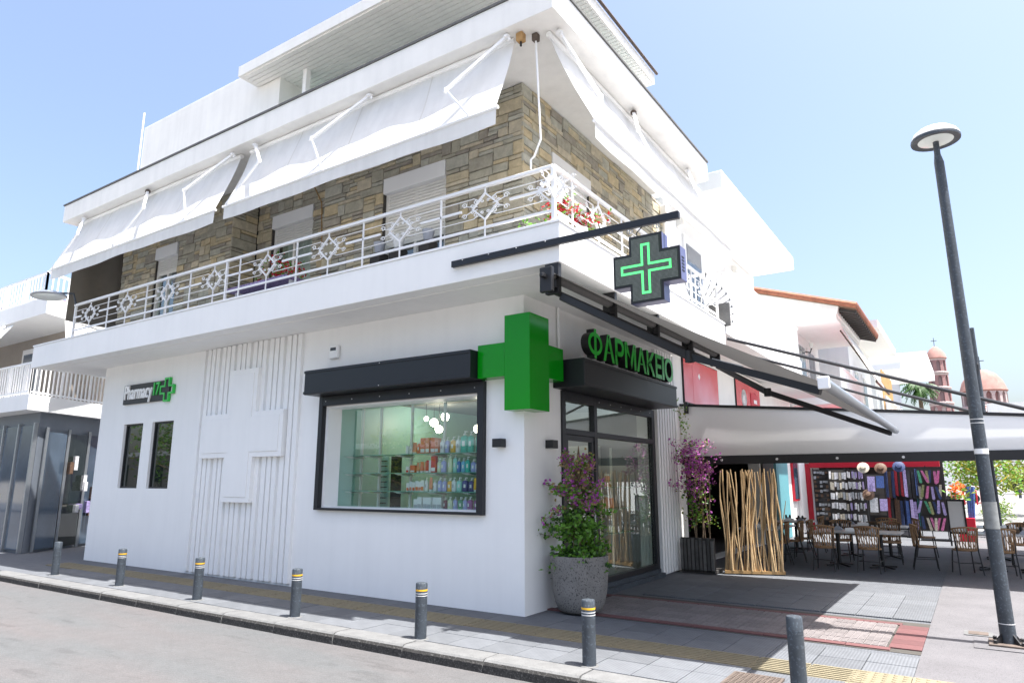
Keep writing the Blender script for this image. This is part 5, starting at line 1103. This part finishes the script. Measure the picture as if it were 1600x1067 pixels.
# ------------------------------------------------------------------ houses along the entrance side street
B3 = thing('tiled_house', 'white house with terracotta tiled eaves and open balcony behind the white house', 'building', (0, 18, 0))
MB().box(-8, .1, 16.05, 21.5, 0, 7.0).build('wall', 'plaster', B3)
MB().prism([(-6.0, 16.0, 6.85), (1.65, 16.0, 6.85), (1.72, 16.0, 7.12), (-.8, 16.0, 8.1), (-6, 16.0, 9.6)], (0, .25, 0)).build('gable', 'plaster_old', B3)
MB().box(.1, 1.6, 16.1, 21.4, 6.72, 6.85).box(1.45, 1.65, 16.26, 21.4, 6.851, 7.05).build('eave_soffit', 'plaster', B3); MB().box(.1, 1.6, 16.1, 21.4, 4.0, 4.3).build('balcony_slab', 'plaster', B3)
MB().prism([(-6.2, 15.9, 9.72), (2.2, 15.9, 7.0), (2.2, 15.9, 6.93), (-6.2, 15.9, 9.62)], (0, 5.9, 0)).build('roof_deck', 'bark', B3)
for k in range(15): MB().bar((1.5, 16.2 + k * .38, 7.07), (2.18, 16.2 + k * .38, 6.86), .09, .1).build('rafter', 'darkroom', B3)
tl = MB().tube([(-6.2, 0, 9.76), (2.25, 0, 7.02)], .1, 6).mesh('roof_tile_row', 'rooftile')
for k in range(27): inst('roof_tile_row', tl, B3, (0, 15.88 + k * .22 - 18, 0))
for y in (17.2, 19.0): d = MB().box(.101, .16, y, y + 1.3, 4.31, 6.4).build('balcony_door', 'white', B3); MB().box(.161, .17, y + .1, y + .6, 4.45, 6.25).box(.161, .17, y + .7, y + 1.2, 4.45, 6.25).build('pane', 'bluglass', d)
r3 = MB().bar((1.55, 16.1, 5.2), (1.55, 21.4, 5.2), .05).build('railing', 'white', B3)
for k in range(30): MB().bar((1.55, 16.2 + k * .18, 4.3), (1.55, 16.2 + k * .18, 5.18), .02, .02, up=(1, 0, 0)).build('baluster', 'white', r3)
wl = thing('lantern', 'black wall lantern on the balcony of the tiled house', 'lamp', (.15, 18.7, 6.3)); MB().tube([(.1, 18.7, 6.2), (.3, 18.7, 6.15), (.35, 18.7, 6.3)], .025, 5).build('arm', 'black', wl); MB().lathe([(.05, 0), (.09, .2), (.0001, .28)], (.35, 18.7, 6.3), 8).build('glass', 'lampglass', wl)
aw3 = thing('retracted_awning', 'white awning sloping down from the tiled house eave', 'awning', (1.8, 19, 5)); MB().grid(lambda a, b: (1.55 + .9 * b, 17.2 + 4 * a, 6.75 - 2.0 * b), 6, 4).build('fabric', 'fabric', aw3, 'all'); MB().bar((2.45, 17.2, 4.75), (2.45, 21.2, 4.75), .06).build('front_bar', 'rust', aw3)
for y in (17.5, 20.8): MB().bar((1.5, y, 6.6), (2.45, y, 4.78), .05).build('arm', 'rust', aw3)
def house(y0, y1, x1, h, label, wm, eave=1.0, slab=.3, nm='flat_roof_house'):
    t = thing(nm, label, 'building', (0, (y0 + y1) / 2, 0)); MB().box(-9, x1, y0, y1, -.1, h).build('wall', wm, t)
    MB().box(-9, x1 + eave, y0 - .4, y1 + .2, h, h + slab).build('roof_slab', 'plaster', t); MB().box(x1 - .5, x1 + eave, y0 + .05, y1 - .05, h * .5, h * .5 + .3).build('balcony_slab', 'plaster', t)
    rl_ = MB().bar((x1 + eave - .05, y0 + .1, h * .5 + 1.1), (x1 + eave - .05, y1 - .1, h * .5 + 1.1), .06).build('railing', 'white', t)
    n = int((y1 - y0) / .35)
    for k in range(n): MB().bar((x1 + eave - .05, y0 + .15 + k * .35, h * .5 + .3), (x1 + eave - .05, y0 + .15 + k * .35, h * .5 + 1.08), .04, .04, up=(1, 0, 0)).build('baluster', 'white', rl_)
    k = y0 + .8
    while k < y1 - 1.2: w0 = MB().box(x1 + .002, x1 + .05, k, k + 1.3, h * .5 + .32, h * .5 + 2.5).build('window', 'white', t); MB().box(x1 + .051, x1 + .06, k + .1, k + 1.2, h * .5 + .45, h * .5 + 2.35).build('pane', 'bluglass', w0); k += 2.6
    w0 = MB().box(x1 - 2.6, x1 - 1.4, y0 - .05, y0 - .002, h * .62, h * .62 + 1.3).build('window', 'white', t); MB().box(x1 - 2.5, x1 - 1.5, y0 - .06, y0 - .051, h * .62 + .1, h * .62 + 1.2).build('pane', 'bluglass', w0)
    return t
house(23, 30, 1.0, 7.6, 'white house with slanting awnings in the middle of the side street', 'plaster', 1.2)
house(33, 39, .9, 7.3, 'white flat roofed house with beige curtains further along the street', 'plaster_old', 1.3)
house(44, 54, .6, 9.2, 'bluish grey house with white flat roof near the bell tower', 'greywall', 2.4, .7)
yc = thing('mustard_curtain', 'mustard curtains hanging on a balcony down the side street', 'curtain', (1.9, 25, 3)); MB().grid(lambda a, b: (2.0 + .05 * math.sin(a * 40), 24 + 4 * a, 4.2 + 1.9 * b), 50, 2).build('cloth', 'timber', yc, 'all')
hl = thing('low_white_building', 'low white building in front of the church', 'building', (10, 95, 0)); MB().box(7, 22, 95, 105, 0, 11).build('wall', 'plaster_old', hl); w0 = MB().box(9, 11.5, 94.9, 94.99, 7, 9.5).build('window', 'greywall', hl); MB().box(9.2, 11.3, 94.85, 94.899, 7.2, 9.3).build('pane', 'bluglass', w0); MB().box(-2, 7, 97, 104, 0, 9.2).build('wing', 'plaster_old', hl); MB().prism([(-2.2, 96.8, 9.2), (7, 96.8, 9.2), (7, 100, 10.3), (-2.2, 100, 10.3)], (0, 0, .15)).build('tiled_roof', 'rooftile', hl)
# palm
pt = thing('palm_tree', 'small palm tree behind the bluish grey house', 'palm', (1.5, 62, 0)); pt.scale = (.8, .8, 1.0); MB().tube([(0, 0, 0), (.1, 0, 5), (0, 0, 9.8)], [.28, .22, .2], 8).build('trunk', 'bark', pt, True, local=True); fr = MB()
for k in range(44):
    a = k * 2.4; el = random.uniform(-.5, 1.1); d = Vector((math.cos(a), math.sin(a), el)).normalized(); p = Vector((0, 0, 9.8)); rib = [p]
    for i in range(8): d = (d + Vector((0, 0, -.14))).normalized(); rib.append(rib[-1] + d * .22)
    for i in range(1, 9):
        sd = d.cross(Vector((0, 0, 1))).normalized(); L = .42 * (1 - abs(i - 4) / 7); q = rib[i]
        for s in (-1, 1): fr.add([q, q + Vector((0, 0, .05)) + d * .3, q + sd * s * L + d * .35 - Vector((0, 0, .15))], [(0, 1, 2)])
stuff(fr.build('fronds', 'leafd', pt, local=True))
# church: bell tower and domed church
BT = thing('bell_tower', 'round brick bell tower with arched openings and small dome', 'tower', (.9, 150, 0)); TX, TY = .9, 150
def arcade(parent, c, r, z0, z1, n, wfrac, mwall, mdark, nm='arch_opening'):
    MB().lathe([(r * .86, z0), (r * .86, z1)], c, 24).build('inner_drum', mdark, parent)
    for k in range(n):
        a = 2 * math.pi * (k + .5) / n + .2; hw = math.pi / n * (1 - wfrac); pts = []
        for s in (-1, 1): pts.append((a + s * hw))
        MB().prism([(c[0] + r * math.cos(pts[0]), c[1] + r * math.sin(pts[0]), c[2] + z0), (c[0] + r * math.cos(pts[1]), c[1] + r * math.sin(pts[1]), c[2] + z0), (c[0] + r * .87 * math.cos(pts[1]), c[1] + r * .87 * math.sin(pts[1]), c[2] + z0), (c[0] + r * .87 * math.cos(pts[0]), c[1] + r * .87 * math.sin(pts[0]), c[2] + z0)], (0, 0, z1 - z0)).build('pier', mwall, parent)
    for k in range(n):
        a0 = 2 * math.pi * k / n + .2 - math.pi / n * wfrac; a1 = 2 * math.pi * k / n + .2 + math.pi / n * wfrac; mb = MB(); hgt = (z1 - z0) * .25
        P = lambda a, z: (c[0] + r * math.cos(a), c[1] + r * math.sin(a), c[2] + z)
        arc = [P(a0 + (a1 - a0) * i / 8, z1 - hgt + hgt * .85 * math.sin(math.pi * i / 8)) for i in range(9)]; mb.add([P(a0, z1 + .01)] + arc + [P(a1, z1 + .01)], [tuple(range(11))]); mb.build('arch', mwall, parent)
zs = [0, 13.2, 16.2, 19.2, 22.2, 25.2]
MB().lathe([(2.15, 0), (2.1, 13.2)], (TX, TY, 0), 20).build('base_drum', 'brick', BT)
for i in range(1, 5):
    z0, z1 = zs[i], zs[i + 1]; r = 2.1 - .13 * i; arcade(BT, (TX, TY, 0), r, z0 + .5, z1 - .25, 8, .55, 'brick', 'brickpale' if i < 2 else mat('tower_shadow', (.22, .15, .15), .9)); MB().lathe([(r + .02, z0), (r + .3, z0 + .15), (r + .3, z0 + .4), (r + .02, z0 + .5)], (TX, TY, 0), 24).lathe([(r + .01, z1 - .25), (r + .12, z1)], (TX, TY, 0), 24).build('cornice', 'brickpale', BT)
MB().lathe([(1.75, 25.2), (1.85, 25.4), (1.6, 26.3), (1.0, 27.2), (.3, 27.8), (.0001, 27.9)], (TX, TY, 0), 24).build('dome', 'churchdome', BT, True); MB().bar((TX, TY, 27.8), (TX, TY, 29.6), .1, .1, up=(1, 0, 0)).bar((TX - .5, TY, 29.0), (TX + .5, TY, 29.0), .1).build('cross', 'slate', BT)
CC = thing('domed_church', 'brick church with large terracotta dome and small half domes', 'church', (8.1, 160, 0)); KX, KY = 8.1, 160
MB().box(KX - 9, KX + 9, KY - 6, KY + 8, 0, 11.5).build('nave', 'brick', CC); MB().lathe([(4.3, 11), (4.3, 15.6)], (KX, KY, 0), 28).build('lower_drum', 'brick', CC); MB().lathe([(4.3, 15.5), (4.6, 15.8), (4.6, 16.2), (4.0, 16.4)], (KX, KY, 0), 28).build('cornice', 'brickpale', CC)
arcade(CC, (KX, KY, 0), 3.9, 16.3, 19.2, 16, .62, 'brickpale', 'brick'); MB().lathe([(3.9, 19.1), (4.2, 19.4), (4.05, 19.7), (3.5, 21.4), (2.4, 22.9), (1.05, 23.7), (.0001, 23.9)], (KX, KY, 0), 28).build('main_dome', 'churchdome', CC, True); MB().bar((KX, KY, 23.8), (KX, KY, 26.6), .14, .14, up=(1, 0, 0)).bar((KX - .8, KY, 25.7), (KX + .8, KY, 25.7), .14).build('cross', 'slate', CC)
for dx, dy, zz, r in ((-5.2, -4, 11.2, 1.9), (0.2, -6, 12.4, 2.3), (5.6, -4, 12.6, 1.8), (-.6, -9, 8.2, 2.8), (-4.6, -8, 7.4, 1.9), (4.8, -8, 8.0, 2.2)):
    c = (KX + dx, KY + dy, 0); MB().lathe([(r, 0), (r, zz)], c, 18).build('turret', 'brick', CC); arcade(CC, c, r, zz, zz + 1.5, 9, .6, 'brickpale', 'brick'); MB().lathe([(r + .2, zz + 1.5), (r + .15, zz + 1.8), (r * .8, zz + 2.7), (r * .4, zz + 3.3), (.0001, zz + 3.5)], c, 18).build('small_dome', 'churchdome', CC, True)

# ------------------------------------------------------------------ neighbour on the left
NB = thing('corner_shop_building', 'corner house with grey glass shop front and white balcony left of the pharmacy', 'building', (-15, 0, 0))
FP = [(-30, -.2), (-13.45, -.2), (-15.4, 3.2), (-15.4, 14), (-30, 14)]
def poly(z, e=0): return [(-30, -.2 - e, z), (-13.45 + e * .9, -.2 - e, z), (-15.4 + e, 3.2 + .3 * e, z), (-15.4 + e, 14, z), (-30, 14, z)]
MB().prism(poly(-.1), (0, 0, 3.3)).build('shop_wall', 'shopgrey', NB); MB().prism(poly(3.2, .45), (0, 0, .36)).build('balcony_slab', 'plaster', NB); MB().prism(poly(3.56, -.9), (0, 0, 1.95)).build('upper_wall', 'beigewall', NB)
MB().prism(poly(5.51, .3), (0, 0, .42)).build('upper_slab', 'plaster', NB); MB().prism([(-30, .5, 5.94), (-15, .5, 5.94), (-17, 4, 5.94), (-30, 6, 5.94)], (0, 0, .4)).build('red_parapet', 'red', NB)
MB().prism([(-30, -.3, 5.935), (-18.5, -.3, 5.935), (-18.5, 3, 5.935), (-30, 3, 5.935)], (0, 0, .5)).build('roof_hut', 'red', NB); MB().box(-30, -18.3, -.5, 3.2, 6.44, 6.54).build('hut_roof', 'slate', NB)
def fence_run(pts, z0, z1, sp_, nm, par):
    r_ = MB()
    for a, b in zip(pts[:-1], pts[1:]): r_.bar((*a, z1), (*b, z1), .05); r_.bar((*a, z0 + .07), (*b, z0 + .07), .035)
    r_ = r_.build(nm, 'white', par)
    for a, b in zip(pts[:-1], pts[1:]):
        L = math.dist(a, b); n = int(L / sp_)
        for k in range(n + 1): x = a[0] + (b[0] - a[0]) * k / n; y = a[1] + (b[1] - a[1]) * k / n; MB().bar((x, y, z0), (x, y, z1), .028 if k % 7 else .05, .028, up=(1, 0, 0)).build('baluster', 'white', r_)
fence_run([(-19, -.6), (-13.2, -.6), (-15.0, 3.0)], 3.56, 4.3, .13, 'railing', NB); fence_run([(-18.2, -.4), (-13.6, -.4), (-15.2, 3.2)], 5.93, 6.62, .16, 'roof_railing', NB)
w0 = MB().box(-17.2, -16.0, .62, .70, 3.6, 5.2).build('balcony_window', 'white', NB); MB().box(-17.05, -16.15, .6, .619, 3.75, 5.05).build('pane', 'bluglass', w0)
gp = lambda a, b, z0, z1, nm, m, par: MB().prism([(*a, z0), (*b, z0), (b[0] + .03, b[1] + .02, z0), (a[0] + .03, a[1] + .02, z0)], (0, 0, z1 - z0)).build(nm, m, par)
for k in range(7): MB().box(-19.4 + k * .85, -18.62 + k * .85, -.245, -.202, .05, 2.9).build('shop_pane', 'bluglass', NB)
for k in range(8): MB().box(-19.47 + k * .85, -19.41 + k * .85, -.29, -.203, .0, 2.95).build('steel_mullion', 'steel', NB)
e0, e1 = Vector((-13.42, -.18, 0)), Vector((-15.37, 3.22, 0)); nrm = Vector((.87, .5, 0))
for k in range(5):
    a = e0.lerp(e1, .05 + k * .19) + nrm * .02; b = e0.lerp(e1, .22 + k * .19) + nrm * .02; MB().prism([(a.x, a.y, .05), (b.x, b.y, .05), (b.x + nrm.x * .03, b.y + nrm.y * .03, .05), (a.x + nrm.x * .03, a.y + nrm.y * .03, .05)], (0, 0, 2.7)).build('shop_pane', ('bluglass', 'darkglass')[k % 2], NB); c = a + nrm * .01; MB().bar((c.x, c.y, .0), (c.x, c.y, 2.85), .06, .06, up=(1, 0, 0)).build('steel_mullion', 'steel' if k < 3 else 'slate', NB)
aw = thing('scalloped_awning', 'white scalloped awning over the balcony of the left corner house', 'awning', (-17, -.4, 6)); MB().grid(lambda a, b: (-21 + 6.0 * a, -.45 - .6 * b, 5.48 - .95 * b), 24, 6).grid(lambda a, b: (-21 + 6.0 * a, -1.05, 4.53 - (.16 + .05 * abs(math.sin(a * 60))) * b), 120, 1).build('fabric', 'fabric', aw, 'all')
for x in (-15.4, -18.2): MB().bar((x, -.5, 5.46), (x - .5, -1.08, 5.0), .05).bar((x - .5, -1.08, 5.0), (x - .3, -1.07, 4.54), .04).build('arm', 'white', aw)
aw2 = thing('small_white_awning', 'small white awning on the chamfered side of the left corner house', 'awning', (-13.8, .3, 6)); MB().grid(lambda a, b: (-13.35 - 1.5 * a + .5 * b, .0 + 2.6 * a - .1 * b, 5.46 - .8 * b), 8, 4).build('fabric', 'fabric', aw2, 'all'); MB().bar((-12.85, -.1, 4.66), (-14.35, 2.5, 4.66), .05).build('front_bar', 'white', aw2)
tg = thing('clothes_display', 'colourful display of scarves and bags inside the corner shop door', 'display', (-14.2, 1.2, 0)); 
for k in range(16): p = e0.lerp(e1, .25 + .45 * random.random()) + nrm * .10; s = random.uniform(.08, .16); z = random.uniform(.5, 2.1); MB().box(p.x - s, p.x + s, p.y - .04, p.y + .04, z, z + random.uniform(.12, .35)).build('item', MATS['goods_' + random.choice(['red', 'white', 'navy', 'lilac', 'brown', 'white'])], tg)

# ------------------------------------------------------------------ across the road, seen only as reflections in the panes
OB = thing('opposite_building', 'pale low building across the road reflected in the shop window', 'building', (-18, -15, 0)); MB().box(-45, -6, -24, -15.5, -.1, 3.1).build('wall', 'beigewall', OB); MB().box(-45.3, -5.7, -24, -15.2, 3.1, 3.35).build('roof_slab', 'plaster', OB)
for k in range(9): MB().box(-42 + k * 4.0, -40 + k * 4.0, -15.49, -15.42, .9, 2.6).build('window', 'darkglass', OB)
tree(-24.5, -9.8, 5.2, 2.2, 'green tree across the road reflected in the left narrow window', ['leaf', 'leafy'], 150, z0=-.02)
tree(-20.0, -11.5, 4.6, 1.8, 'green tree across the road reflected in the right narrow window', ['leaf', 'leafd'], 110, z0=-.02)
tree(-13.5, -12.0, 4.0, 1.5, 'small tree across the road reflected in the shop display window', ['leafy', 'leafd'], 90, z0=-.02)
